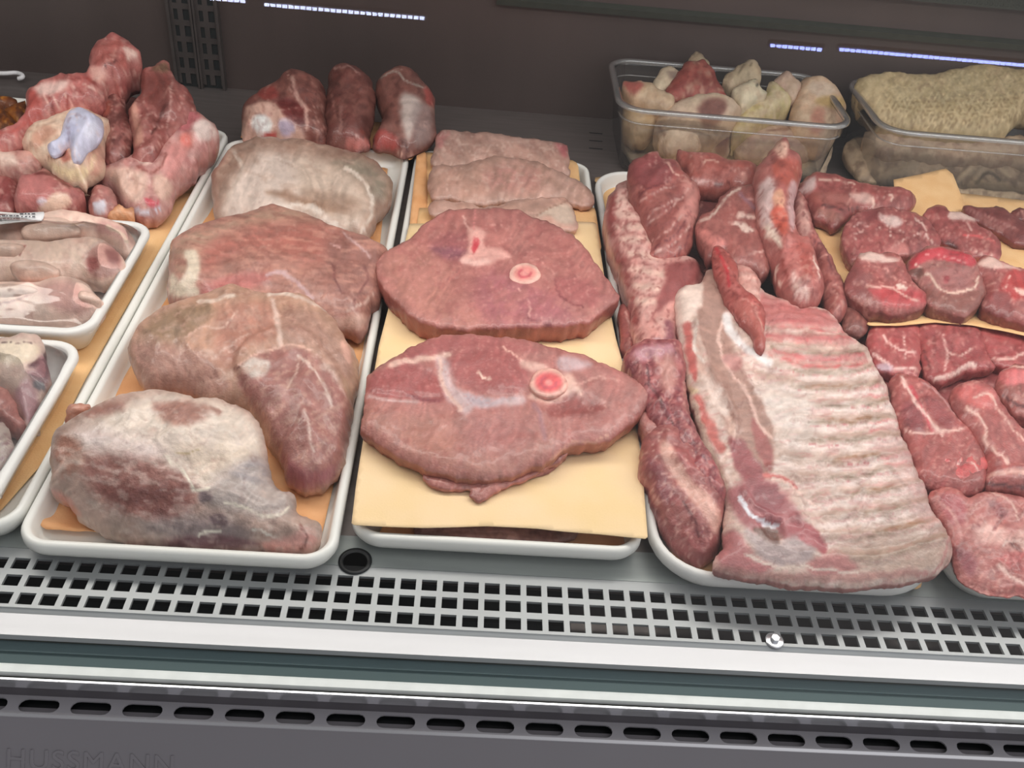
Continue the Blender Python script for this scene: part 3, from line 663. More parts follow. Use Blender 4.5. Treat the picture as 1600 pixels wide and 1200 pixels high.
sheet('paper_sheet', 'brown upright paper edge left of the pale cutlets', 'paper', [(651, 243), (666, 236), (668, 350), (648, 372), (640, 350)], .030, .036, M['orange_paper'], wr=.0005)
sheet('paper_sheet', 'small peach paper sheet right of the rear pale cutlets', 'paper', [(664, 238), (893, 250), (903, 256), (912, 335), (700, 345), (655, 330)], .0315, .0315, M['peach_paper'], wr=.0006)
sheet('paper_sheet', 'peach paper sheet right of the third pale cutlet', 'paper', [(655, 325), (890, 322), (930, 325), (940, 390), (905, 430), (640, 430)], .0330, .0330, M['peach_paper'], wr=.0006)
sheet('paper_sheet', 'large cream paper sheet hanging over the front rim of the middle tray', 'paper', [(640, 350), (880, 346), (932, 347), (938, 391), (950, 470), (962, 528), (985, 610), (1003, 720), (1012, 843), (940, 836), (840, 826), (760, 822), (660, 825), (549, 820), (556, 760), (575, 640), (592, 540), (610, 470)], .0345, .0345, M['cream_paper'], wr=.0012, wsc=120)
zp = (560, 180, 3.53)
piece('pork_cutlet', 'rearmost pale pink cutlet on the middle paper stack', 'meat', zp, [(430, 110), (460, 88), (650, 95), (850, 110), (1000, 135), (1130, 150), (1165, 190), (1165, 320), (1100, 330), (900, 320), (600, 300), (400, 270), (410, 180)], .044, .050, base=.0325, Ht=.007, R=.014, col='#bd9486', vein=.05, crease=.1, paint=[N('#cba396', 60, .05, .6), N('#a97a6e', 30, .25, .5), Fx('#b87d78', [(430, 100), (500, 100), (450, 180), (420, 160)], 20), Fx('#b5696a', [(1090, 155), (1165, 165), (1150, 230), (1110, 200)], 18), N('#dcbcae', 14, .3, .5)])
piece('pork_cutlet', 'long pale cutlet with pointed right end on the middle paper stack', 'meat', zp, [(395, 300), (420, 270), (560, 268), (700, 240), (820, 232), (940, 250), (1050, 285), (1180, 345), (1250, 395), (1305, 455), (1280, 498), (1180, 488), (1100, 460), (900, 470), (700, 495), (560, 475), (430, 465), (390, 440), (380, 370)], .043, .054, base=(.034, .043), Ht=.008, R=.016, col='#b98f80', vein=.05, crease=.1, paint=[N('#c89e90', 70, .02, .7), Fx('#bb8078', [(680, 330), (840, 270), (1020, 330), (960, 400), (760, 420)], 50, 0, .6), N('#d4b0a2', 14, .28, .5, st=2), N('#a58070', 40, .22, .5)])
piece('pork_cutlet', 'pale cutlet just behind the upper ham steak', 'meat', zp, [(400, 540), (430, 465), (560, 480), (700, 498), (900, 470), (1080, 455), (1160, 460), (1205, 580), (1200, 630), (1130, 640), (900, 620), (600, 580)], .042, .050, base=(.0345, .042), Ht=.007, R=.014, col='#bb9182', vein=.05, crease=.1, paint=[N('#c9a092', 60, .02, .7), Fx('#cdb3a2', [(980, 550), (1100, 490), (1170, 500), (1190, 590), (1120, 600), (1060, 560)], 16, .6), Sx('#a77f70', 8, [(960, 560), (1060, 510), (1150, 480)], .7, -.6)])
piece('pork_cutlet', 'small bit of cutlet peeking out right of the upper ham steak', 'meat', zp, [(1060, 690), (1140, 650), (1190, 660), (1185, 720), (1110, 720)], .038, .044, base=.0345, Ht=.004, R=.008, col='#c09888', vein=.05, crease=.1, paint=[N('#d6b8aa', 20, .0, .7)])
def bone_ring(name, parent, cx, cy, r, z, zm, thick=.004, core='#e08080', rim='#e6b4a6', rx=1.15, ry=.85, label='pink cut bone ring'):
    o = piece(name, label, None, zm, [(cx + r * rx * math.cos(a) * (1 + .05 * math.sin(3 * a)), cy + r * ry * math.sin(a)) for a in [2 * math.pi * k / 14 for k in range(14)]], z, z, base=z - .006, Ht=.0016, R=.003, col=rim, sp=2.4, rag=.5, lump=(.0003, 10), tuck=.1, parent=parent, rnd=1, warp=1.5,
              paint=[Fx(core, [(cx + r * .72 * rx * math.cos(a), cy + r * .70 * ry * math.sin(a)) for a in [2 * math.pi * k / 12 for k in range(12)]], r * .18, -.4),
                     Sx('#c86068', r * .16, [(cx + r * .40 * rx * math.cos(a), cy + r * .38 * ry * math.sin(a)) for a in [2 * math.pi * k / 12 for k in range(9)]], .8), Fx('#e89a94', [(cx + r * .2 * math.cos(a), cy + r * .16 * math.sin(a)) for a in [2 * math.pi * k / 8 for k in range(8)]], r * .1)])
    return o
h1 = piece('ham_steak', 'upper bone-in ham steak on cream paper with a pale gristle knot', 'meat', zp,
      [(92, 820), (130, 770), (260, 690), (330, 620), (430, 550), (540, 520), (700, 508), (860, 520), (1020, 570), (1140, 640), (1240, 730), (1330, 850), (1410, 960), (1440, 1000), (1380, 1060), (1330, 1100), (1230, 1150), (1000, 1160), (700, 1170), (460, 1170), (300, 1110), (200, 1020), (120, 920)],
      .060, .064, base=.036, Ht=.004, R=.010, col='#b0706a', side='#a26058', vein=.12, crease=.1, tuck=.12, bul=.002, lump=(.0018, 60), warp=4, paint=[
      Fx('#b67e72', [(100, 820), (300, 700), (500, 800), (520, 1000), (700, 1150), (460, 1160), (260, 1080)], 90, 0, .8), Fx('#a86670', [(700, 850), (900, 900), (1200, 1080), (1100, 1150), (760, 1150), (650, 1000)], 80, 0, .6),
      N('#bd7e76', 60, .05, .5), N('#9e5c5a', 35, .25, .35), Fx('#9a5a5e', [(400, 700), (560, 650), (620, 720), (560, 800), (440, 780)], 40, 0, .6), Fx('#a0606a', [(420, 740), (520, 730), (590, 780), (500, 790)], 20, 0, .5),
      Fx('#e0a69c', [(600, 640), (640, 620), (700, 650), (700, 720), (800, 740), (840, 790), (760, 800), (720, 830), (640, 830), (560, 800), (610, 740)], 14, 1.6), Sx('#d98c88', 10, [(640, 630), (650, 560), (640, 515)], .7, .4), Sx('#dda69c', 10, [(620, 640), (590, 580), (580, 560)], .7, .4), Fx('#c84c54', [(630, 680), (670, 690), (650, 740), (630, 760)], 8), Fx('#e8b8ae', [(560, 790), (640, 800), (720, 800), (700, 825), (600, 825)], 10, .6), Fx('#8a5a64', [(400, 735), (500, 730), (600, 750), (560, 780), (460, 775)], 18, -.6, .6),
      Sx('#d69a94', 8, [(860, 930), (910, 990), (940, 1050), (950, 1110)], .6, .3), Sx('#7e4448', 9, [(1085, 900), (1090, 960), (1140, 1020), (1240, 1060)], .7, -1.6), Sx('#cc8c84', 5, [(940, 800), (1000, 800), (1060, 850), (1080, 900)], .8, .2), Fx('#a86462', [(1090, 900), (1200, 900), (1320, 960), (1300, 1050), (1180, 1040), (1100, 970)], 20, .8), Sx('#8a4c50', 8, [(940, 1120), (1040, 1160), (1080, 1160)], .7, -1),
      Sx('#c98a82', 6, [(340, 780), (370, 810), (420, 820)], .8), Sx('#cf9088', 5, [(700, 610), (780, 600), (820, 640)], .8), N('#cc918a', 9, .38, .5)])
bone_ring('cut_bone', h1, 918, 872, 76, .0660, zp, core='#e2928a', rim='#e8b8aa', ry=.76)
zq = (540, 500, 3)
h2 = piece('ham_steak', 'front bone-in ham steak on cream paper with a red marrow bone', 'meat', zq,
      [(205, 190), (330, 110), (500, 65), (700, 80), (900, 110), (1060, 150), (1200, 205), (1320, 265), (1435, 345), (1410, 410), (1340, 480), (1240, 560), (1130, 580), (1030, 600), (950, 660), (850, 700), (720, 745), (560, 742), (470, 725), (370, 690), (250, 630), (150, 570), (80, 530), (65, 500), (90, 380), (100, 280), (130, 240)],
      .050, .070, base=.0365, Ht=.006, R=.016, col='#ad706a', side='#a26558', vein=.12, crease=.15, tuck=.3, lump=(.002, 60), warp=4, paint=[
      Fx('#b17a6e', [(80, 400), (300, 430), (520, 440), (760, 420), (900, 400), (960, 600), (720, 740), (400, 700), (90, 520)], 60, .8), Fx('#a46868', [(560, 440), (760, 400), (900, 420), (900, 560), (760, 640), (560, 600)], 80, 1, .6), N('#bb8078', 50, .1, .45), N('#a05e58', 30, .28, .4),
      Fx('#a25a58', [(110, 270), (250, 205), (360, 210), (450, 290), (470, 370), (380, 380), (120, 350)], 16, 1.4), Fx('#a25c5a', [(480, 180), (620, 130), (760, 150), (840, 210), (850, 300), (780, 340), (640, 340), (540, 300), (480, 240)], 18, 1.2),
      Fx('#a86462', [(240, 180), (440, 80), (700, 85), (900, 130), (800, 150), (500, 150), (300, 190)], 25),
      Sx('#e0b4a6', 26, [(210, 205), (320, 185), (420, 175), (480, 165)], .5, .8), Fx('#cdb0b0', [(420, 180), (480, 200), (500, 280), (560, 340), (700, 370), (820, 350), (840, 390), (760, 400), (620, 410), (560, 440), (520, 400), (480, 380), (450, 290)], 18, -1.4), Fx('#b8a4aa', [(560, 345), (700, 375), (800, 360), (700, 395), (600, 400)], 18), Sx('#e4bcb0', 18, [(440, 190), (450, 270), (480, 340), (540, 420)], .6, .8), Sx('#c5a09c', 14, [(110, 360), (240, 380), (340, 385)], .8, -.8), Sx('#88484c', 14, [(290, 350), (360, 375), (440, 380)], .8, -1.2),
      Sx('#e0a89c', 9, [(740, 130), (800, 170), (850, 210)], .6, .4), Fx('#dcaea2', [(820, 190), (900, 200), (960, 230), (880, 240), (830, 220)], 12, .4), Fx('#c6a6a8', [(990, 180), (1060, 175), (1150, 205), (1100, 235), (1010, 235)], 18, .3), Fx('#e2b4a6', [(1030, 250), (1080, 290), (1110, 360), (1060, 340), (980, 390), (900, 380), (860, 350)], 12, .6),
      Sx('#e8c4b4', 12, [(620, 245), (660, 270), (680, 270)], .6, .5), Fx('#965450', [(1010, 380), (1100, 360), (1200, 400), (1200, 430), (1050, 450), (960, 460), (960, 400)], 20, -2.2), Sx('#a8787a', 22, [(880, 400), (920, 470), (930, 560)], .9, -1.2), Sx('#cf988e', 8, [(1080, 310), (1180, 270), (1280, 280)], .8, .3), Sx('#d6a69e', 7, [(1200, 370), (1215, 385), (1220, 410)], .8),
      Sx('#cf9888', 14, [(960, 650), (1060, 580), (1160, 575), (1230, 545)], .6, .8), N('#c98e86', 8, .38, .45)])
bone_ring('marrow_bone', h2, 952, 292, 86, .0700, zq, core='#e0686a', rim='#e8b2a4', rx=1.02, ry=.78, label='red marrow bone with pale ring')
piece('meat_flap', 'thin trimmed flap hanging from the front edge of the lower ham steak', None, zq, [(370, 720), (500, 740), (620, 735), (760, 745), (900, 700), (960, 660), (1040, 600), (1030, 640), (950, 690), (850, 735), (740, 780), (700, 800), (665, 832), (620, 852), (580, 825), (575, 795), (450, 792), (385, 765)], .039, .046, base=.0363, Ht=.003, R=.008, col='#aa6c64', parent=h2, paint=[Sx('#c89084', 10, [(600, 760), (760, 750), (930, 680)], .8), N('#bd8076', 30, .1, .5)])
# ================================================================== rib tray
sheet('paper_liner', 'peach paper liner under the ribs in the round-cornered tray', 'paper', [(958, 275), (1290, 300), (1330, 500), (1440, 880), (1380, 912), (1150, 905), (1080, 890), (1042, 850), (1020, 760), (985, 560), (945, 320)], .0095, .0085, M['peach_paper'], wr=.0015, smooth_outline=True)
z5 = (930, 220, 3.53); z6 = (940, 500, 2.609); zw = (1040, 420, 3.333); z7 = (1240, 260, 4.0); z8 = (1320, 500, 2.5)
MG = '#a8605c'
def ribs(pairs, w, dh=3, c='#d9b8ae', a=.9): return [Sx(c, w, p, .8, dh, a) for p in pairs]
piece('meat_slab', 'dark red meat layer underneath the small cuts at the rear of the rib tray', 'meat', (0, 0, 1), [(990, 330), (1100, 300), (1260, 290), (1320, 380), (1350, 500), (1300, 520), (1150, 500), (1060, 470), (1010, 420)], .030, .045, base=.0085, Ht=.006, R=.02, col='#74403e', paint=[N('#8f504c', 18, .1, .6)])
piece('rib_rack', 'narrow rib strip standing along the left edge of the rib tray', 'ribs', z5,
      [(110, 245), (180, 222), (240, 260), (300, 420), (330, 560), (420, 650), (540, 650), (600, 760), (520, 900), (460, 1020), (430, 1180), (250, 1200), (215, 1050), (190, 900), (150, 760), (110, 640), (75, 540), (62, 420), (75, 320)],
      .050, .062, base=.0095, Ht=.016, R=.03, col='#c68e86', tuck=.3, lump=(.002, 30), paint=[
      Fx('#9a4f4c', [(75, 300), (110, 250), (130, 400), (110, 520), (160, 640), (200, 760), (230, 900), (240, 1000), (200, 1000), (160, 780), (90, 600), (60, 430)], 14, .5), N('#dbb0a6', 40, .1, .5)] +
      ribs([[(130, 330), (220, 350)], [(130, 400), (230, 415)], [(140, 470), (260, 480)], [(160, 540), (290, 545)], [(180, 620), (330, 640)], [(200, 700), (380, 740)], [(220, 800), (350, 820)], [(235, 880), (330, 890)]], 34, 2.0, '#e0b8aa') +
      [Sx('#a8706a', 8, p, .8, -.8) for p in ([(140, 370), (230, 380)], [(150, 440), (250, 450)], [(160, 505), (280, 515)], [(175, 580), (310, 595)], [(200, 665), (370, 690)], [(220, 750), (380, 775)], [(230, 845), (340, 855)])] +
      [Fx('#94504e', [(400, 680), (560, 660), (590, 740), (520, 820), (400, 900), (340, 940), (340, 860), (390, 770)], 18, 1), Fx('#e0b4a8', [(120, 290), (170, 300), (180, 380), (140, 420), (120, 360)], 14, .5), N('#8d4a48', 16, .28, .6), Fx('#8a4d55', [(380, 1000), (430, 1010), (430, 1140), (370, 1150), (390, 1080)], 14), Sx('#c8a0a4', 12, [(200, 1160), (280, 1110), (380, 1100)], .7, .5)])
piece('meat_strip', 'small red meat sliver at the left rim of the rib tray', 'meat', z5, [(135, 920), (170, 905), (210, 960), (235, 1080), (215, 1190), (160, 1180), (135, 1060)], .035, .048, base=.0095, Ht=.006, R=.015, col='#9c544e', paint=[Sx('#c08a80', 10, [(170, 940), (190, 1050), (190, 1130)], .8), N('#83403e', 14, .2)])
piece('neck_meat', 'dark ragged neck meat left of the large rib rack', 'meat', z6,
      [(90, 130), (150, 95), (230, 80), (330, 100), (340, 280), (380, 430), (450, 560), (500, 680), (480, 740), (380, 700), (300, 560), (230, 440), (180, 380), (150, 260), (100, 200)], .050, .068, base=.0095, Ht=.014, R=.03, col='#954e50', lump=(.004, 20), fine=.0008, warp=6, paint=[
      N('#b87470', 18, .1, .6), N('#6f3038', 16, .2, .7), Fx('#b68088', [(120, 140), (180, 100), (280, 90), (280, 140), (220, 150), (170, 170)], 16, 1), Fx('#c08a82', [(230, 160), (290, 150), (310, 240), (280, 300), (240, 240)], 20), Sx('#5e2a2e', 12, [(185, 180), (190, 240), (230, 310), (300, 460)], .8, -2), Sx('#7d444c', 8, [(250, 350), (350, 470), (430, 580)], .8, -1), N('#d09c92', 10, .35, .6)])
piece('meat_strip', 'pink narrow trim lying beside the front ham steak point', 'meat', z6, [(160, 400), (175, 360), (215, 400), (290, 430), (350, 520), (330, 600), (240, 520), (180, 470)], .042, .055, base=.0095, Ht=.006, R=.02, col='#b4706a', paint=[N('#cc9890', 16, .1, .6), Sx('#7c403c', 10, [(200, 360), (230, 420), (240, 450)], .7, -1)])
piece('meat_chunk', 'thick meat chunk with pale fat streak at the front left of the rib tray', 'meat', z6,
      [(170, 510), (215, 450), (300, 440), (380, 500), (430, 600), (490, 700), (510, 760), (490, 850), (480, 930), (420, 985), (360, 970), (280, 900), (230, 800), (195, 700), (165, 640)], .024, .055, base=.0095, Ht=.022, R=.04, col='#9a5654', lump=(.003, 30), paint=[
      N('#ad6c66', 30, .05, .5), Fx('#dca89a', [(240, 500), (290, 510), (330, 600), (400, 680), (460, 740), (490, 820), (460, 870), (420, 800), (350, 720), (290, 640), (250, 570)], 14, 2), Fx('#8d4c50', [(180, 560), (240, 600), (300, 720), (260, 740), (200, 680)], 14), N('#e2b4a8', 12, .35, .6), Sx('#6c3436', 10, [(330, 740), (380, 820), (400, 880)], .8, -1.2)])
# --- large rack
W_ = lambda *p: list(p)
rack_lines = [[(500, 190), (700, 225), (860, 245)], [(520, 285), (720, 290), (920, 318)], [(530, 365), (760, 385), (985, 385)], [(540, 440), (800, 492), (1040, 470)], [(420, 470), (560, 530), (800, 570), (1100, 545)], [(430, 590), (800, 655), (1140, 630)],
              [(450, 680), (850, 748), (1180, 715)], [(500, 790), (850, 835), (1205, 805)], [(560, 900), (850, 935), (1235, 895)], [(590, 1020), (900, 1040), (1275, 975)], [(650, 1140), (1000, 1105), (1330, 1055)], [(760, 1240), (1100, 1190), (1385, 1130)], [(800, 1340), (1150, 1300), (1430, 1220)], [(780, 1440), (1150, 1420), (1470, 1320)], [(700, 1530), (1100, 1540), (1480, 1420)]]
def mid(a, b, t0, t1, off=.5):
    A_ = catmull(a, False, 6); B_ = catmull(b, False, 6); 
    k = np.linspace(t0, t1, 6); ia = np.stack([np.interp(k, np.linspace(0, 1, len(A_)), A_[:, j]) for j in (0, 1)], 1); ib = np.stack([np.interp(k, np.linspace(0, 1, len(B_)), B_[:, j]) for j in (0, 1)], 1)
    return [tuple(v) for v in ia * (1 - off) + ib * off]
rp = []
for i in range(len(rack_lines) - 1):
    a, b = rack_lines[i], rack_lines[i + 1]; w_ = (rack_lines[i + 1][-1][1] - rack_lines[i][-1][1])
    rp.append(Sx('#a86860' if i < 2 else '#b09486', w_ * .5, mid(a, b, .12, 1.0, .55), .9, -1.0, .6))
    rp.append(Sx('#9c5c54' if i < 2 else '#8c7460', w_ * .26, mid(a, b, .38 if i > 2 else .05, .97, .62), .9, -1.2, .85))
    if i > 3 and i % 2 == 0: rp.append(Sx('#9a6a4c', w_ * .22, mid(a, b, .5, .78, .55), .9, 0, .7))
    rp.append(Sx('#c85a5c', w_ * .22, mid(a, b, .78 if i > 3 else .2, 1.0, .2 if i % 2 else .8), .9, 0, .8 if i < 10 else .35))
for i, l in enumerate(rack_lines):
    rp.append(Sx('#cc8680' if i < 4 else '#e2cac2', 36 if i > 3 else 22, l, .7, 2.0, .85))
    rp.append(Sx('#b85a60', 4, [(x, y - 14) for x, y in mid(l, l, .35, 1, 0)], .7, 0, .7 if i < 11 else .3))
rack = piece('rib_rack', 'large rib rack with white inner membrane sprawling over the front of the tray', 'ribs', zw,
      [(50, 180), (60, 110), (110, 80), (180, 70), (215, 10), (300, 0), (420, 30), (520, 120), (700, 190), (830, 220), (960, 340), (1050, 430), (1110, 540), (1160, 640), (1190, 750), (1250, 920), (1310, 1060), (1365, 1170), (1400, 1270), (1470, 1370), (1495, 1450), (1490, 1520), (1420, 1590), (1300, 1620), (1100, 1650), (850, 1655), (700, 1640), (500, 1620), (300, 1580), (250, 1540), (300, 1440), (300, 1330), (310, 1200), (280, 1090), (200, 930), (150, 760), (110, 620), (80, 450), (60, 300)],
      .040, .072, base=(.0285, .045), Ht=.012, R=.035, col='#d4b6aa', lump=(.0025, 60), fine=.0003, warp=5, sp=3.0, side='#a8706a', paint=rp + [
      N('#e2d0c8', 50, .15, .4), N('#b89a8c', 12, .15, .5, st=5, ang=-6), N('#c88e8a', 16, .25, .45, st=4, ang=-8), Fx('#a08474', [(900, 1430), (1200, 1380), (1460, 1340), (1480, 1480), (1300, 1580), (1000, 1590)], 60, 0, .55), Fx('#c49a94', [(1100, 900), (1240, 880), (1380, 1180), (1440, 1300), (1340, 1330), (1200, 1100)], 50, 0, .5),
      Fx('#e0d2ca', [(480, 620), (700, 640), (780, 760), (760, 880), (600, 860), (500, 760)], 50, 0, .6),
      Sx('#8a5048', 14, [(480, 180), (640, 200), (830, 225)], .8, -1), Fx('#b4605e', [(500, 130), (660, 180), (840, 230), (880, 290), (700, 290), (510, 270)], 20, 0, .75), Sx('#c86464', 20, [(530, 345), (760, 365), (970, 355)], .9, 0, .7), Sx('#c86868', 16, [(560, 425), (800, 460), (1020, 440)], .9, 0, .6),
      # spine side
      Fx('#aa8478', [(190, 40), (300, 20), (330, 180), (300, 260), (360, 430), (420, 560), (500, 700), (560, 860), (560, 1030), (540, 1100), (420, 1000), (300, 800), (260, 600), (200, 420), (170, 280)], 16, 1),
      Fx('#e6ccc0', [(55, 150), (110, 90), (180, 75), (190, 180), (140, 230), (110, 300), (70, 320)], 14, 2),
      Sx('#dcb8aa', 30, [(150, 320), (170, 440), (220, 580), (300, 720), (350, 850), (330, 960)], .5, 3), Fx('#e8cfc4', [(200, 560), (260, 590), (320, 680), (330, 760), (280, 740), (230, 660)], 14, 3),
      Sx('#b8625c', 46, [(110, 300), (130, 420), (150, 560)], .5, -1), Sx('#bd6a62', 52, [(170, 690), (230, 820), (280, 940)], .5, -1.5), Sx('#dcc6b4', 30, [(80, 470), (110, 610), (160, 760), (220, 920), (290, 1080), (320, 1150)], .4, 2.5), Sx('#e0c8a4', 30, [(120, 620), (160, 640)], .8, 1),
      Fx('#9b5a5c', [(330, 880), (420, 920), (480, 1010), (520, 1090), (460, 1140), (380, 1060)], 14, -1), Fx('#a0605c', [(440, 780), (520, 860), (560, 960), (540, 1060), (490, 980)], 12, -.5), Sx('#d9b2a6', 18, [(300, 270), (280, 400), (340, 540), (430, 660), (480, 800), (550, 880)], .6, 1.5),
      Sx('#e4dad8', 44, [(320, 250), (350, 340), (430, 420), (540, 480)], .5, 3), Sx('#e8d8ce', 18, [(160, 310), (150, 400), (190, 480)], .6, 1), Fx('#c08a84', [(300, 460), (380, 450), (400, 520), (340, 530)], 14),
      Sx('#c8706a', 26, [(520, 1080), (620, 1100), (680, 1140)], .7, 1.5),
      Fx('#a8686a', [(330, 1150), (480, 1100), (600, 1150), (680, 1250), (760, 1380), (820, 1450), (700, 1440), (560, 1380), (440, 1360), (360, 1280)], 22, .5), Sx('#e4e0e6', 20, [(385, 1195), (440, 1270), (520, 1330), (570, 1345)], .35, 2.5),
      Fx('#6c4a40', [(460, 1350), (520, 1340), (580, 1380), (590, 1440), (520, 1440)], 8, -6), Sx('#e4c0b4', 12, [(560, 1100), (640, 1120), (700, 1180), (800, 1240)], .7, 1), Fx('#94565a', [(470, 1120), (560, 1130), (620, 1200), (560, 1290), (470, 1240)], 12, -1), Fx('#b09a98', [(420, 1350), (560, 1430), (680, 1400), (780, 1450), (740, 1530), (560, 1540), (440, 1440)], 25, 1), Fx('#a85c60', [(620, 1330), (740, 1330), (840, 1440), (820, 1480), (720, 1420)], 12, 2), Fx('#b06c6c', [(280, 1400), (360, 1360), (460, 1500), (560, 1560), (420, 1590), (270, 1540)], 20), Fx('#b87a76', [(760, 1520), (900, 1480), (1000, 1560), (900, 1600), (740, 1580)], 20, 1.5),
      Sx('#b08078', 40, [(260, 1560), (500, 1600), (800, 1610), (1100, 1600), (1300, 1580)], .8, 0, .9), Sx('#dcc4b8', 14, [(420, 1490), (560, 1550), (800, 1560), (1000, 1590)], .7, 1), Sx('#b8807a', 16, [(1480, 1400), (1420, 1560), (1300, 1600)], .8),
      ], vein=.1, crease=.3, fang=-4, ridge=.3)
piece('meat_chunk', 'loin piece with curved grain at the rear left corner of the rib tray', 'meat', z5,
      [(182, 150), (230, 85), (320, 58), (350, 60), (370, 100), (440, 110), (490, 180), (560, 240), (582, 310), (570, 400), (550, 470), (540, 560), (480, 640), (400, 655), (300, 640), (320, 580), (280, 500), (230, 380), (190, 280)], .066, .100, base=(.045, .055), Ht=.016, R=.03, col='#98554f', lump=(.003, 28), tuck=.3, paint=[
      N('#ad6a62', 30, .05, .5), Fx('#8c4848', [(190, 150), (330, 70), (440, 130), (420, 220), (260, 260)], 26, 1), Fx('#c08078', [(480, 240), (560, 250), (570, 380), (540, 480), (480, 440), (440, 420), (500, 340)], 16, 1)] +
      [Sx('#c69890', 7, p, .8, .6) for p in ([(250, 340), (360, 270), (440, 260)], [(280, 470), (360, 410), (460, 330), (510, 260)], [(310, 560), (400, 500), (490, 400)], [(290, 430), (350, 370), (480, 310)], [(340, 610), (440, 560), (530, 460)])] +
      [Sx('#74383a', 10, p, .8, -1) for p in ([(240, 300), (330, 250), (430, 220)], [(330, 590), (430, 530), (500, 440)], [(440, 640), (500, 560), (530, 480)])] + [N('#7e4444', 14, .3, .5), Sx('#d09c90', 10, [(400, 120), (440, 170), (470, 200)], .7)])
piece('meat_chunk', 'short rolled piece at the rear of the rib tray before the offal tub', 'meat', z5,
      [(455, 65), (480, 45), (600, 70), (720, 95), (850, 120), (892, 150), (882, 235), (790, 250), (700, 265), (600, 258), (525, 225), (480, 150)], .072, .088, base=(.045, .05), Ht=.013, R=.022, col='#a4584f', paint=[N('#b8736a', 30, .1, .5), Fx('#d0a09a', [(520, 205), (600, 215), (650, 240), (600, 258), (530, 235)], 10, 1), Sx('#d39c90', 8, [(740, 140), (800, 180), (860, 190)], .8, .5), Sx('#cf9a8c', 9, [(600, 120), (640, 110), (680, 120)], .8), Sx('#6f3230', 10, [(500, 130), (520, 200)], .8, -1), Sx('#6f3230', 8, [(660, 240), (760, 230)], .8, -1), N('#8c4a46', 14, .3, .5)])
piece('meat_chunk', 'flat triangular cut with white fat flecks in the middle of the pile', 'meat', z5,
      [(548, 460), (640, 380), (700, 300), (790, 248), (890, 260), (930, 400), (960, 600), (975, 700), (930, 742), (860, 700), (760, 680), (700, 610), (640, 640), (580, 560)], .076, .092, base=(.05, .052), Ht=.009, R=.02, col='#965650', paint=[N('#a96a62', 24, .05, .5), Sx('#ceb0a4', 14, [(580, 440), (660, 400), (720, 310), (800, 260)], .7, 1), Fx('#e0c0b4', [(740, 455), (800, 450), (870, 490), (830, 510), (790, 480)], 6, .8), Fx('#ddb8ac', [(790, 390), (830, 410), (890, 415), (880, 430), (790, 430)], 6, .6), Fx('#c47870', [(560, 480), (700, 540), (720, 600), (600, 560)], 14, 1), Sx('#c08a84', 8, [(800, 300), (880, 330)], .8), Sx('#8a6068', 20, [(800, 290), (880, 370)], .9), Sx('#d0a49a', 10, [(800, 640), (880, 620), (930, 600)], .8, .5), N('#7e4442', 14, .28, .5)])
piece('rib_strip', 'pale rib slice under the thin red strip on the large rack', 'meat', z5, [(770, 690), (860, 705), (900, 770), (915, 860), (935, 960), (880, 960), (820, 860), (780, 780)], .070, .082, base=(.058, .062), Ht=.006, R=.012, col='#cc968c', paint=ribs([[(790, 740), (880, 770)], [(810, 810), (900, 840)], [(850, 890), (920, 910)]], 22, 1.5, '#dcb0a4') + [N('#b87870', 12, .2)])
piece('meat_strip', 'thin dark red strip lying across the top of the large rib rack', 'meat', z5,
      [(645, 590), (690, 580), (740, 620), (780, 700), (800, 790), (880, 860), (925, 930), (942, 1040), (948, 1140), (925, 1165), (890, 1130), (830, 1030), (750, 930), (690, 800), (655, 690)], .080, .092, base=(.066, .068), Ht=.009, R=.016, col='#a04e48', paint=[N('#c0706a', 20, .1, .6), Sx('#b8363c', 16, [(670, 600), (720, 700), (740, 800)], .8), Sx('#dba89a', 6, [(840, 900), (900, 970), (930, 1060)], .7, .6), Sx('#e0b8ac', 6, [(730, 700), (750, 710)], .8), N('#76302e', 12, .3, .6), Fx('#a85a52', [(760, 900), (860, 900), (920, 1040), (930, 1140), (850, 1040)], 14)])
piece('meat_strip', 'long strip behind the upright bony piece at the right of the rib tray', 'meat', z5,
      [(1105, 270), (1160, 320), (1200, 470), (1270, 590), (1330, 720), (1385, 860), (1375, 950), (1310, 975), (1265, 880), (1240, 760), (1190, 600), (1120, 540), (1100, 400)], .066, .082, base=(.045, .05), Ht=.012, R=.02, col='#9c5650', paint=[N('#b87a72', 20, .1, .6), Fx('#cc9c92', [(1110, 300), (1150, 330), (1190, 460), (1190, 520), (1140, 520), (1110, 420)], 14), Sx('#70383a', 10, [(1190, 540), (1270, 600), (1300, 700)], .8, -1), N('#7a4040', 14, .25, .6), Sx('#c88e84', 8, [(1240, 640), (1300, 620)], .8)])
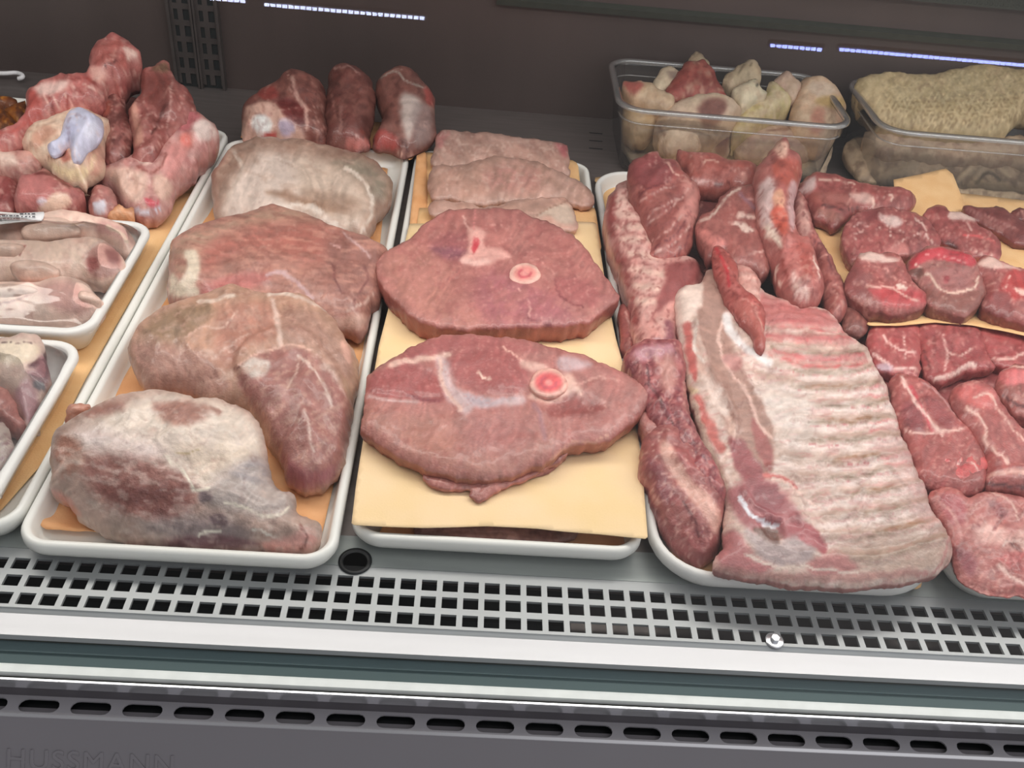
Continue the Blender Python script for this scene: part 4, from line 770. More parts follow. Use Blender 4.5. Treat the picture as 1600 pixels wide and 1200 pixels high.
piece('meat_chunk', 'tall bony piece leaning upright at the rear right of the rib tray', 'meat', z5,
      [(892, 170), (950, 70), (990, 20), (1040, -2), (1075, 20), (1085, 70), (1135, 115), (1132, 240), (1105, 330), (1110, 520), (1190, 565), (1220, 660), (1250, 760), (1255, 840), (1225, 890), (1150, 918), (1080, 885), (1020, 790), (980, 680), (920, 540), (893, 430), (885, 300)], .078, .122, base=(.055, .05), Ht=.018, R=.03, col='#a8605a', tuck=.3, lump=(.004, 26), paint=[
      N('#bb7870', 26, .05, .5), Fx('#d4b4b0', [(890, 270), (960, 200), (990, 240), (980, 400), (1000, 500), (940, 480), (900, 420)], 18, 1), Fx('#e0a488', [(985, 290), (1030, 270), (1050, 360), (1000, 380)], 12, 1.5), Fx('#bd5848', [(980, 370), (1050, 380), (1060, 480), (1040, 520), (980, 450)], 14, 1), Fx('#ead0c0', [(940, 460), (990, 490), (1030, 580), (1000, 570), (950, 520)], 10, 1.5), Fx('#e8b8a4', [(985, 30), (1040, 0), (1070, 40), (1050, 100), (1000, 80)], 12, 2), Fx('#a85448', [(990, 110), (1120, 110), (1130, 220), (1050, 240), (990, 180)], 16, 1), Fx('#c8a0a0', [(1070, 250), (1110, 250), (1100, 480), (1070, 470)], 12), Sx('#8a3e38', 12, [(1020, 610), (1040, 700), (1070, 780)], .8, -1), Fx('#a8564e', [(1110, 580), (1190, 590), (1220, 760), (1150, 720)], 12, 2), Fx('#d8b0a8', [(1080, 720), (1130, 760), (1180, 820), (1170, 880), (1100, 850)], 14, 1), Sx('#e8c8bc', 10, [(1210, 640), (1235, 750)], .7, .5), N('#84423e', 14, .3, .5), Sx('#e4c4b6', 8, [(1000, 700), (990, 760), (1020, 790)], .7)])
piece('meat_scrap', 'small dark scrap beside the right tip of the rib pile', 'meat', z7, [(300, 890), (380, 860), (440, 920), (480, 970), (460, 1020), (400, 1045), (330, 1020), (300, 950)], .055, .062, base=.045, Ht=.007, R=.012, col='#7e4640', paint=[N('#a06a60', 14, .15)])
# ================================================================== right tray
piece('meat_slab', 'bottom layer of red sliced meat in the right tray', 'meat', (0, 0, 1), [(1345, 520), (1600, 560), (1760, 600), (1720, 905), (1620, 918), (1525, 912), (1490, 880), (1440, 760), (1390, 650)], .014, .036, base=.0055, Ht=.006, R=.02, col='#8e4646', paint=[N('#a86462', 24, .1, .6), N('#d09a92', 10, .35, .6)], sp=5)
Pm = lambda *x: [N('#b46460', 26, .08, .5), N('#8a4440', 18, .25, .4), N('#d8a094', 12, .36, .45)] + list(x)
piece('meat_chop', 'red cut with fat seams at the upper left of the sliced layer', 'chop', z8, [(85, 90), (110, 8), (200, 5), (280, 10), (300, 140), (290, 225), (220, 215), (140, 195), (100, 150)], .048, .056, base=.03, Ht=.004, R=.006, col='#a44c4c', paint=Pm(Sx('#e0b0a8', 8, [(150, 60), (200, 110), (270, 130)], .7, .6), Sx('#deb4ac', 10, [(110, 130), (180, 180), (270, 190)], .7, .6), Fx('#c4a0aa', [(130, 170), (180, 175), (190, 200), (140, 195)], 6), Sx('#dcaaa2', 6, [(230, 60), (240, 150)], .7, .4)))
piece('meat_chop', 'red cut with pale fat fold under the middle of the paper edge', 'chop', z8, [(283, 10), (420, 8), (520, 16), (565, 150), (585, 190), (500, 205), (440, 225), (380, 250), (345, 235), (310, 190)], .048, .056, base=.03, Ht=.004, R=.006, col='#a04a4a', paint=Pm(Sx('#e4bcb2', 16, [(350, 230), (430, 215), (480, 175), (505, 180)], .5, 2), Sx('#dca8a0', 8, [(380, 60), (400, 140), (390, 200)], .7, .6), Sx('#e0b0a6', 7, [(410, 130), (460, 140), (500, 110)], .7, .5), Sx('#7c3c3c', 8, [(300, 100), (330, 180)], .8, -.8)))
piece('meat_chop', 'red cut under the paper edge at the right border', 'chop', z8, [(510, 20), (640, 30), (800, 60), (820, 190), (650, 190), (580, 170), (545, 120)], .048, .056, base=.03, Ht=.004, R=.006, col='#a04a4a', paint=Pm(Sx('#e0b0a6', 10, [(570, 150), (640, 150), (700, 130)], .7, .6)))
c4 = piece('meat_chop', 'chop with round pink bone face at the right border', 'chop', z8, [(600, 210), (640, 185), (720, 175), (820, 185), (830, 370), (700, 375), (640, 340), (600, 290)], .054, .062, base=.034, Ht=.007, R=.014, col='#93504a', paint=Pm(Fx('#d07070', [(610, 205), (700, 190), (720, 240), (640, 255), (605, 235)], 8, 1), Sx('#e8b8ac', 8, [(600, 200), (680, 180), (740, 190)], .6, .8), Sx('#5e2c2c', 12, [(620, 300), (680, 340), (740, 330)], .8, -1.5)))
c5 = piece('meat_chop', 'long chop with split T-shaped bone beside the rib rack edge', 'chop', z8, [(180, 235), (215, 208), (290, 228), (370, 285), (440, 375), (500, 445), (545, 520), (557, 625), (540, 660), (470, 690), (400, 672), (310, 640), (270, 580), (245, 490), (205, 390), (188, 300)], .046, .060, base=.022, Ht=.006, R=.008, col='#a05450', tuck=.3, paint=Pm(
      Fx('#8f4648', [(220, 330), (270, 320), (310, 400), (280, 440), (235, 400)], 10, 1), Fx('#974a4a', [(310, 290), (380, 330), (440, 410), (400, 420), (340, 370)], 10, 1), Sx('#c04850', 16, [(255, 260), (290, 330), (350, 430)], .6, .5), Sx('#e4bab0', 12, [(225, 220), (245, 270), (300, 350), (380, 450)], .6, 1), Sx('#dfb0a6', 10, [(240, 435), (320, 440), (400, 430), (460, 430)], .6, .8), Sx('#c08a88', 8, [(300, 240), (380, 300), (450, 390)], .7, .5)))
piece('marrow_bone', 'pink marrow bone', None, z8, [(360, 520), (380, 490), (440, 495), (520, 520), (550, 560), (540, 610), (490, 635), (430, 630), (370, 590)], .052, .0535, base=.046, Ht=.003, R=.006, col='#d0605e', parent=c5, sp=2.6, paint=[Sx('#e8b8b0', 8, [(385, 545), (400, 525), (440, 520), (450, 550), (420, 560), (390, 555)], .6, 1), Fx('#8a5048', [(400, 532), (435, 532), (430, 552), (405, 550)], 4, -1.5), Sx('#e6b4aa', 8, [(440, 560), (500, 560), (530, 600)], .7, .6), N('#c04c50', 14, .2)])
c6 = piece('meat_chop', 'long knobbly chop second from the rib rack edge', 'chop', z8, [(412, 290), (440, 250), (500, 238), (560, 255), (600, 310), (650, 380), (710, 430), (800, 490), (820, 690), (640, 665), (560, 650), (555, 540), (500, 450), (440, 370)], .048, .064, base=.024, Ht=.007, R=.009, col='#a05450', tuck=.3, paint=Pm(Fx('#c46460', [(430, 270), (520, 250), (590, 300), (560, 350), (470, 320)], 12, 2), Sx('#e0b0a4', 10, [(510, 300), (560, 290), (590, 340)], .6, 1), Sx('#e2b4a8', 12, [(470, 340), (540, 400), (560, 480), (640, 560)], .7, 1), Sx('#dcaa9e', 8, [(600, 350), (680, 450), (760, 520)], .7, .6), Sx('#d49c90', 16, [(560, 610), (650, 590), (760, 600)], .7, 1.5), Sx('#5c2a2a', 12, [(540, 640), (640, 650), (760, 660)], .8, -1.5)))
piece('meat_steak', 'wide neck slice with bone holes at the front of the right tray', 'steak', z8, [(328, 690), (360, 660), (440, 665), (490, 690), (560, 668), (620, 672), (700, 690), (820, 700), (860, 900), (850, 1090), (680, 1092), (560, 1085), (480, 1055), (430, 990), (412, 900), (390, 810), (355, 750)], .024, .050, base=(.0285, .03)[:1] + (.03,), Ht=.006, R=.008, col='#ab605a', tuck=.4, paint=Pm(
      N('#c07a74', 40, 0, .6), Fx('#a85256', [(380, 680), (460, 700), (470, 780), (420, 800), (380, 740)], 14, 1), Fx('#e0aaa0', [(520, 800), (580, 790), (640, 830), (700, 820), (700, 900), (600, 880), (520, 860)], 20, 1), Fx('#7e4a44', [(640, 865), (670, 862), (700, 900), (680, 905)], 5, -3), Sx('#e8c4ba', 10, [(620, 880), (640, 860), (690, 870), (720, 910)], .6, 1), Fx('#b85e5c', [(600, 930), (700, 910), (760, 960), (680, 990)], 14), Sx('#e2b8ae', 16, [(600, 960), (660, 1010), (720, 1030)], .7, 1.2), Fx('#8e4648', [(560, 710), (600, 710), (640, 760), (600, 770)], 8), Sx('#e0aca0', 8, [(560, 670), (640, 700), (680, 780)], .7, .6), Fx('#944a50', [(430, 900), (480, 900), (520, 960), (480, 1000)], 16), Sx('#c88a84', 14, [(360, 700), (420, 760), (460, 860)], .8, .6), Fx('#9a5050', [(510, 800), (530, 805), (525, 820)], 4, -1), Fx('#9a5050', [(575, 795), (595, 805), (580, 820)], 4, -1)))
sheet('paper_sheet', 'peach butcher paper under the neck bones in the right tray', 'paper', [(1262, 340), (1330, 336), (1400, 300), (1500, 302), (1760, 330), (1800, 600), (1600, 530), (1520, 513), (1460, 508), (1400, 513), (1358, 513), (1345, 495), (1300, 410)], .061, .050, M['peach_paper'], wr=.0018,
      curl=[([(1360, 516), (1460, 508), (1600, 530)], 8, .004)])
sheet('paper_sheet', 'raised peach paper corner in front of the tripe tub', 'paper', [(1396, 281), (1440, 272), (1478, 263), (1489, 272), (1500, 300), (1512, 330), (1430, 345), (1400, 320)], .052, .075, M['peach_paper'], wr=.001)
b_ = .062
piece('neck_bone', 'long lean piece lying at the rear left of the peach paper', 'meat', z7, [(15, 150), (70, 90), (140, 42), (250, 50), (420, 90), (600, 122), (740, 160), (775, 190), (755, 255), (700, 290), (500, 290), (400, 280), (330, 345), (250, 372), (195, 340), (120, 300), (80, 220)], .070, .086, base=(.055, .052), Ht=.012, R=.02, col='#8c4844', paint=Pm(Fx('#c4a8a4', [(20, 150), (100, 80), (140, 60), (130, 140), (60, 180)], 14, 1), Fx('#c49a90', [(340, 170), (450, 160), (500, 200), (480, 240), (400, 220)], 14, .8), Sx('#d8ac9e', 10, [(160, 80), (280, 85), (380, 115)], .6, .6), Fx('#a05c54', [(130, 160), (330, 180), (380, 240), (200, 240), (110, 220)], 14, 1), Sx('#5a2c2a', 10, [(190, 240), (280, 265), (400, 260)], .8, -1.5), Fx('#9a6258', [(130, 260), (230, 270), (320, 320), (240, 350)], 12), Sx('#e0b8aa', 12, [(505, 190), (495, 240)], .6, 1), Sx('#dcb0a2', 8, [(570, 190), (610, 180), (620, 210), (580, 220)], .7, .6)))
piece('meat_strip', 'dark strip at the rear right of the peach paper', 'meat', z7, [(1055, 250), (1090, 238), (1280, 262), (1350, 290), (1440, 350), (1560, 400), (1600, 530), (1440, 500), (1330, 440), (1200, 370), (1100, 310)], .062, .068, base=.0515, Ht=.007, R=.014, col='#7e4240', paint=[Sx('#a8706a', 12, [(1090, 270), (1250, 330), (1400, 400)], .8, .6), N('#94524c', 20, .1, .5), Fx('#98605a', [(1130, 300), (1280, 370), (1320, 420), (1200, 360)], 10)])
piece('meat_scrap', 'small dark rolled scrap at the rear right border', 'meat', z7, [(1360, 290), (1400, 262), (1480, 262), (1560, 280), (1560, 360), (1440, 340)], .064, .070, base=.0515, Ht=.006, R=.012, col='#7c423e', paint=[Sx('#b07c72', 8, [(1390, 300), (1420, 280), (1440, 300)], .7, .6)])
piece('neck_slice', 'broad neck slice with white centre on the peach paper', 'steak', z7, [(315, 400), (350, 320), (430, 270), (560, 250), (700, 268), (800, 300), (880, 370), (920, 460), (900, 512), (800, 520), (750, 545), (650, 560), (560, 580), (400, 590), (330, 520), (312, 450)], .074, .084, base=(.056, .056), Ht=.004, R=.007, col='#95504e', tuck=.2, paint=Pm(Fx('#d8b8b2', [(530, 300), (640, 310), (680, 360), (600, 380), (550, 350)], 12, .8), Sx('#d8b0a8', 9, [(600, 370), (605, 440)], .6, .5), Sx('#d4a8a0', 6, [(600, 370), (520, 390)], .7, .4), Sx('#d4a8a0', 6, [(610, 370), (690, 410)], .7, .4), Sx('#cfa09a', 9, [(380, 380), (430, 350), (460, 380)], .8, .4), Sx('#cc9e96', 8, [(390, 480), (390, 420), (440, 400)], .7, .4), Sx('#d0a49c', 7, [(620, 500), (680, 460), (760, 420), (820, 430), (870, 480)], .7, .6), Sx('#dcb4aa', 10, [(760, 330), (820, 380), (830, 440)], .6, .5), Fx('#8a4444', [(440, 290), (520, 280), (520, 340), (450, 340)], 14), Fx('#bd7670', [(590, 520), (680, 470), (720, 540), (620, 560)], 14, .5)))
piece('neck_slice', 'ragged neck slice on the peach paper behind the middle cube', 'steak', z7, [(800, 300), (870, 250), (940, 255), (975, 285), (1050, 285), (1130, 320), (1150, 360), (1200, 390), (1260, 440), (1295, 520), (1280, 590), (1200, 570), (1130, 560), (1000, 505), (930, 470), (880, 390)], .068, .078, base=(.056, .054), Ht=.005, R=.008, col='#984e4c', tuck=.3, paint=Pm(Fx('#d8b6ac', [(960, 290), (1050, 285), (1140, 320), (1120, 340), (1000, 330)], 10, .8), Fx('#8e4644', [(870, 255), (950, 260), (970, 300), (900, 310)], 8, 1), Fx('#5c2c2c', [(920, 470), (970, 465), (1030, 500), (1000, 515)], 8, -2), Sx('#c85858', 12, [(1060, 420), (1150, 440), (1250, 470)], .7), Sx('#d8a49c', 8, [(1060, 330), (1110, 400), (1080, 440)], .7, .6), Sx('#dcaaa0', 10, [(1080, 520), (1180, 545), (1260, 560)], .7, .6)))
def cube(label, out, top, paint, zf=.070, zb=.088): 
    return piece('neck_bone', label, 'meat', z7, out, zf, zb, base=.0555, Ht=.010, R=.020, col='#8f4e4a', tuck=.15, lump=(.003, 24), paint=paint)
piece('neck_bone', 'leftmost chunky neck bone at the front edge of the peach paper', 'meat', z7, [(330, 680), (370, 600), (410, 540), (450, 525), (560, 540), (660, 570), (720, 680), (790, 760), (832, 800), (825, 865), (760, 900), (690, 920), (560, 910), (460, 880), (360, 800), (322, 740)], .074, .092, base=(.0555, .055), Ht=.006, R=.008, col='#985450', tuck=.1, side='#7c3c38', lump=(.003, 24), paint=Pm(Fx('#dcb8ae', [(400, 545), (450, 530), (560, 555), (660, 580), (560, 600), (440, 590)], 12, 1), Fx('#8a4a48', [(330, 680), (400, 600), (450, 700), (480, 860), (360, 790)], 20), Fx('#b4484a', [(470, 760), (620, 760), (800, 780), (825, 850), (700, 880), (560, 860)], 20, .5), Sx('#dba49a', 12, [(450, 740), (600, 760), (700, 810), (800, 850)], .6, 1), Fx('#e8c8bc', [(640, 740), (690, 740), (720, 765), (660, 770)], 6, 1), Sx('#d09088', 8, [(560, 640), (640, 700), (700, 720)], .7, .6)))
piece('neck_bone', 'middle neck bone with bright red top at the front edge of the peach paper', 'meat', z7, [(722, 650), (735, 570), (830, 512), (960, 510), (1100, 548), (1140, 600), (1172, 700), (1200, 800), (1140, 880), (1060, 930), (920, 890), (840, 840), (800, 760), (735, 690)], .074, .094, base=(.0555, .055), Ht=.006, R=.008, col='#9c6660', tuck=.15, side='#84524a', lump=(.002, 24), paint=Pm(Fx('#b83e46', [(730, 590), (830, 515), (980, 515), (1120, 560), (1130, 620), (1000, 600), (850, 590), (740, 640)], 10, 1), Sx('#d98484', 8, [(820, 550), (960, 570), (1080, 600)], .7, .5), Sx('#dcb8a8', 14, [(800, 690), (850, 680), (890, 740), (960, 785), (1060, 780), (1130, 750), (1160, 690)], .5, 1.2), Fx('#a46a66', [(860, 640), (1080, 640), (1120, 720), (1050, 770), (950, 770), (890, 720)], 14, -.6), Fx('#9a4044', [(940, 690), (965, 690), (960, 730), (945, 725)], 4), Fx('#865048', [(800, 770), (900, 780), (1040, 800), (1180, 760), (1190, 820), (1060, 920), (900, 880)], 12), Sx('#e0b4a8', 8, [(740, 600), (800, 640), (820, 690)], .6, .6), Fx('#6c4038', [(730, 650), (800, 640), (820, 680), (780, 700)], 8)))
piece('neck_bone', 'rightmost neck bone at the front edge of the peach paper', 'meat', z7, [(1135, 640), (1175, 570), (1230, 562), (1280, 590), (1440, 640), (1570, 700), (1600, 1000), (1440, 980), (1300, 930), (1180, 870), (1200, 790), (1180, 700)], .070, .092, base=(.0555, .055), Ht=.006, R=.008, col='#9c5652', tuck=.1, side='#87423e', lump=(.002, 24), paint=Pm(Fx('#dcb4a8', [(1150, 590), (1240, 565), (1330, 610), (1420, 640), (1320, 640), (1180, 620)], 10, .8), Fx('#a8403e', [(1280, 770), (1350, 660), (1440, 660), (1560, 760), (1560, 820), (1400, 830), (1330, 900)], 16), Sx('#d8a298', 8, [(1310, 610), (1350, 680), (1330, 760), (1380, 860)], .7, .8), Fx('#8c4644', [(1200, 800), (1330, 790), (1380, 900), (1300, 960), (1180, 880)], 14), Fx('#e6b8ac', [(1380, 765), (1440, 775), (1500, 800), (1420, 800)], 6, 1)))
# ================================================================== left tray: bones
zA = (0, 50, 4); zB = (0, 300, 4); zC = (0, 500, 3.636); z4 = (300, 50, 3.429); z3 = (920, 60, 3.75)
sheet('paper_liner', 'peach paper liner visible along the right rim of the bone tray', 'paper', [(348, 222), (330, 262), (232, 420), (135, 590), (70, 720), (0, 800), (-100, 800), (-100, 300), (200, 215)], .0085, .0075, M['peach_paper'], wr=.001)
piece('meat_slab', 'dark red scraps underneath the pile of bones', 'meat', zA, [(0, 700), (300, 600), (600, 450), (800, 400), (1000, 500), (1150, 750), (1100, 950), (950, 1120), (600, 1120), (200, 1090), (0, 1120), (-200, 1100), (-200, 750)], .02, .05, base=.0085, Ht=.01, R=.03, col='#6b3834', paint=[N('#8a4f48', 40, .1, .6)], sp=5)
Bn = lambda *x: [N('#c08078', 60, .05, .5), N('#93504c', 40, .22, .5), N('#d8b0a4', 20, .32, .5)] + list(x)
piece('neck_bone', 'tall neck bone with round knob and rib-like streaks at the top of the bone pile', 'bone', zA,
      [(-60, 640), (0, 625), (100, 590), (150, 540), (168, 470), (165, 370), (220, 335), (300, 308), (400, 283), (520, 268), (565, 220), (563, 160), (600, 90), (680, 38), (740, 26), (800, 60), (850, 110), (868, 152), (820, 182), (790, 240), (740, 308), (700, 300), (662, 330), (640, 380), (650, 402), (600, 440), (500, 480), (420, 510), (330, 550), (240, 590), (200, 650), (150, 700), (80, 745), (-60, 745)], .075, .150, base=(.06, .09), Ht=.020, R=.025, col='#b06660', lump=(.006, 30), tuck=.3, paint=Bn(
      Fx('#a85c54', [(600, 100), (740, 40), (800, 120), (780, 220), (700, 200), (600, 200)], 24, 1.5), Fx('#d8b4a8', [(770, 90), (840, 110), (860, 150), (800, 180), (780, 140)], 12, 1), Sx('#6c3430', 12, [(640, 220), (700, 190), (720, 170)], .7, -2), Fx('#cf9a8e', [(560, 220), (660, 230), (640, 330), (580, 300)], 20, .5),
      Fx('#e0bab0', [(220, 340), (330, 310), (430, 300), (400, 360), (300, 390), (240, 390)], 20, 1), Fx('#a84f48', [(170, 380), (220, 370), (260, 480), (220, 560), (150, 600), (0, 680), (-40, 640), (100, 600), (160, 520)], 16, 1),
      *[Sx('#d8a89c', 10, p, .7, 1) for p in ([(270, 400), (300, 460), (320, 530)], [(330, 400), (370, 470), (400, 500)], [(390, 380), (440, 440), (450, 490)], [(450, 340), (520, 390), (560, 420)], [(480, 310), (560, 340), (600, 370)], [(600, 290), (650, 300), (630, 370)])],
      *[Sx('#94443e', 16, p, .8, -1) for p in ([(300, 410), (340, 500)], [(420, 400), (430, 480)], [(480, 360), (540, 410)], [(450, 290), (540, 290), (600, 330)])], Sx('#d89c90', 20, [(480, 470), (560, 440), (640, 400)], .7, 1.5)))
bd = piece('bone_piece', 'dark shaded bone piece in the middle of the bone pile behind the white joint', 'bone', zA, [(640, 330), (700, 295), (755, 330), (780, 430), (800, 520), (840, 600), (825, 700), (780, 800), (660, 810), (630, 700), (640, 600), (600, 450)], .060, .105, base=(.03, .04), Ht=.014, R=.02, col='#7c4640', paint=Bn(N('#5c302c', 40, .1, .7), Fx('#a85a4c', [(600, 450), (680, 440), (680, 520), (600, 500)], 20)))
piece('bone_piece', 'tall ragged bone piece at the upper right of the bone pile', 'bone', zA, [(800, 480), (850, 415), (888, 370), (890, 250), (960, 232), (990, 195), (1030, 185), (1065, 245), (1100, 290), (1180, 360), (1222, 470), (1200, 540), (1100, 640), (1030, 740), (960, 880), (870, 850), (820, 790), (832, 650), (795, 540)], .060, .125, base=(.03, .05), Ht=.018, R=.03, col='#8c4e48', lump=(.007, 26), paint=Bn(Fx('#7c423c', [(900, 280), (1040, 250), (1080, 380), (1060, 540), (960, 480), (900, 380)], 30), Sx('#b08078', 12, [(1080, 300), (1060, 450), (1050, 600)], .8, 1), Fx('#c08878', [(810, 470), (850, 440), (880, 600), (890, 680), (840, 720), (840, 600)], 14, 1.5), Sx('#5c2e2a', 16, [(960, 640), (1000, 540), (1040, 460)], .9, -1.5), Fx('#7a5a48', [(960, 230), (1030, 190), (1060, 240), (1000, 260)], 14)))
jb = piece('joint_bone', 'pale long joint bone with orange spot leaning on the right rim of the bone tray', 'bone', zA, [(1062, 560), (1078, 495), (1180, 468), (1300, 530), (1368, 600), (1352, 670), (1280, 740), (1200, 840), (1115, 930), (1085, 1000), (1055, 1090), (960, 1160), (850, 1158), (780, 1080), (700, 960), (600, 930), (640, 860), (740, 810), (840, 760), (900, 640), (940, 620), (1000, 690), (1020, 740), (1050, 680)], .030, .088, base=(.0085, .03), Ht=.018, R=.025, col='#c4908a', lump=(.005, 24), paint=Bn(
      Fx('#b4686a', [(1090, 510), (1180, 480), (1250, 530), (1220, 600), (1120, 620)], 18, 1), Fx('#cf6a5e', [(1120, 650), (1190, 650), (1200, 710), (1140, 730)], 22, 1), Fx('#d8c0b8', [(1200, 590), (1280, 540), (1350, 600), (1340, 670), (1250, 660)], 16, 2), Fx('#cf8c86', [(1060, 700), (1180, 740), (1100, 900), (1040, 900), (1020, 800)], 26, 1),
      Fx('#deb8a8', [(640, 880), (800, 850), (920, 900), (900, 1040), (800, 1060), (720, 960)], 24, 1.5), Fx('#e2c0b4', [(860, 780), (940, 630), (980, 700), (960, 800), (900, 830)], 14, 2), Sx('#9a5c54', 14, [(860, 840), (940, 880), (1000, 840), (1040, 760)], .8, -2), Fx('#c2505a', [(910, 1040), (960, 1050), (1000, 1060), (970, 1085), (920, 1070)], 6), Fx('#d4ccd8', [(840, 1100), (940, 1110), (1020, 1090), (980, 1140), (860, 1145)], 8, 1.5), Fx('#d8b0a0', [(960, 900), (1050, 920), (1080, 1000), (1040, 1060), (960, 1000)], 16, .5)))
wj = piece('joint_bone', 'cream knuckle with shiny blue-white cartilage in front of the bone pile', 'bone', zA, [(135, 690), (160, 640), (190, 590), (300, 560), (400, 520), (490, 480), (580, 500), (640, 530), (683, 570), (650, 640), (652, 720), (640, 830), (560, 900), (532, 962), (460, 940), (330, 880), (280, 800), (200, 760)], .064, .100, base=(.045, .05), Ht=.020, R=.03, col='#dabba4', lump=(.006, 24), paint=[
      N('#c8927c', 40, .15, .5), N('#e6ceb8', 40, .1, .5), Fx('#c08878', [(540, 780), (640, 700), (640, 840), (560, 900)], 20, 0, .7), Fx('#c4927c', [(200, 640), (300, 590), (360, 620), (300, 680), (220, 720)], 18), Fx('#b06a58', [(370, 760), (420, 740), (440, 800), (400, 810)], 14, -1), Sx('#7c4c40', 12, [(300, 780), (350, 790), (400, 760)], .7, -2), Fx('#e8d0a8', [(300, 810), (400, 850), (520, 850), (600, 760), (540, 900), (460, 930), (340, 880)], 20, 2)])
piece('cartilage', 'shiny blue-white cartilage head', None, zA, [(300, 700), (340, 690), (375, 660), (390, 590), (430, 510), (500, 480), (580, 510), (642, 560), (635, 650), (570, 720), (520, 780), (500, 800), (452, 800), (430, 712), (380, 750), (330, 770), (300, 740)], (.090), .112, base=(.082, .098), Ht=.016, R=.016, col='#c6c4d8', parent=wj, rag=.5, lump=(.0005, 20), var=.01, fine=.0001, paint=[Fx('#b2b0c8', [(440, 560), (480, 600), (450, 700), (400, 660)], 20, -1), Fx('#d8d6e6', [(540, 560), (610, 570), (580, 660), (520, 640)], 20, 1), Fx('#a8a6bc', [(300, 700), (380, 720), (340, 770)], 16)])
piece('bone_piece', 'pale pink bone piece at the left border under the cream knuckle', 'bone', zA, [(-60, 745), (0, 735), (80, 740), (150, 735), (250, 790), (242, 830), (170, 890), (120, 905), (0, 870), (-60, 880)], .055, .075, base=.03, Ht=.012, R=.02, col='#c49488', paint=Bn(Fx('#dcbcae', [(0, 750), (80, 760), (100, 830), (0, 840)], 16, 1)))
piece('bone_piece', 'pink flat-cut bone piece behind the wrapped poultry pack label', 'bone', zA, [(105, 935), (150, 885), (220, 882), (260, 835), (300, 850), (400, 930), (520, 1000), (500, 1055), (430, 1115), (340, 1135), (200, 1118), (125, 1110), (90, 1070)], .040, .070, base=.0085, Ht=.014, R=.02, col='#a8625e', paint=Bn(Fx('#b8706c', [(130, 900), (240, 900), (320, 980), (280, 1080), (120, 1080), (120, 960)], 16, .5), Fx('#dcb8a4', [(300, 1030), (400, 1000), (450, 1060), (360, 1130), (240, 1120)], 18, 1.5), Fx('#d8c8d0', [(230, 1050), (270, 1030), (290, 1060), (250, 1075)], 8, 1), Sx('#743834', 18, [(230, 880), (330, 900), (430, 970)], .8, -1)))
piece('bone_piece', 'dark red piece at the left border behind the wrapped pack', 'bone', zA, [(-60, 900), (0, 895), (60, 900), (100, 960), (90, 1110), (-60, 1120)], .035, .05, base=.0085, Ht=.01, R=.015, col='#83403e', paint=Bn())
jj = piece('joint_bone', 'small round joint end in front of the long joint bone', 'bone', zA, [(560, 1060), (600, 965), (680, 975), (722, 1060), (700, 1130), (620, 1155), (568, 1120)], .035, .055, base=.0085, Ht=.012, R=.015, col='#a8706a', paint=Bn(Fx('#d2ccd6', [(575, 1070), (640, 1050), (665, 1090), (640, 1140), (590, 1130)], 8, 2)))
piece('fat_scrap', 'torn orange fat scrap between two joint bones', 'fat', zA, [(680, 1150), (740, 1068), (780, 1095), (830, 1100), (838, 1155), (780, 1160), (740, 1150)], .034, .045, base=.0085, Ht=.005, R=.01, col='#dc9a70', paint=[N('#e8b490', 16, .1)])
# far left marinated pieces
Mr = [N('#a05a18', 30, .1, .7), N('#4c2410', 26, .2, .7), N('#c88430', 14, .38, .7)]
for lab, pts in (('upper dark marinated piece at the left border', [(-120, 420), (0, 400), (60, 402), (108, 440), (90, 480), (0, 470), (-120, 480)]), ('marinated piece touching the tall neck bone at the left border', [(20, 480), (100, 450), (162, 418), (165, 520), (130, 580), (60, 560)]), ('lower orange-brown marinated piece at the left border', [(-120, 500), (0, 480), (60, 520), (110, 590), (40, 640), (-120, 650)])):
    piece('marinated_meat', lab, 'meat', zA, pts, .040, .05, base=.006, Ht=.01, R=.015, col='#6e3a1c', paint=Mr)
# white clip on rear deck
def tube(pts, r, m, name, label=None, cat=None, parent=None, seg=8):
    cu = bpy.data.curves.new(name, 'CURVE'); cu.dimensions = '3D'; cu.bevel_depth = r; cu.bevel_resolution = 3; cu.use_fill_caps = True
    sp = cu.splines.new('NURBS'); sp.points.add(len(pts) - 1); sp.order_u = 3; sp.use_endpoint_u = True
    ctr = Vector(pts[0])
    for p, q in zip(sp.points, pts): p.co = (*(Vector(q) - ctr), 1)
    t = bpy.data.objects.new('t', cu); C.objects.link(t); dg = bpy.context.evaluated_depsgraph_get(); dg.update(); me = bpy.data.meshes.new_from_object(t.evaluated_get(dg)); bpy.data.objects.remove(t)
    me.materials.clear(); me.polygons.foreach_set('use_smooth', [True] * len(me.polygons)); o = link(name, me, m, parent); o.location = ctr; return tag(o, label, cat)
tube([at(-60, 110, .012), at(0, 116, .012), at(25, 113, .012), at(36, 117, .012), at(35, 122, .010), at(29, 123, .008)], .0035, M['label_white'], 'plastic_hook', 'white plastic hook end on the rear deck at the left border', 'hook')
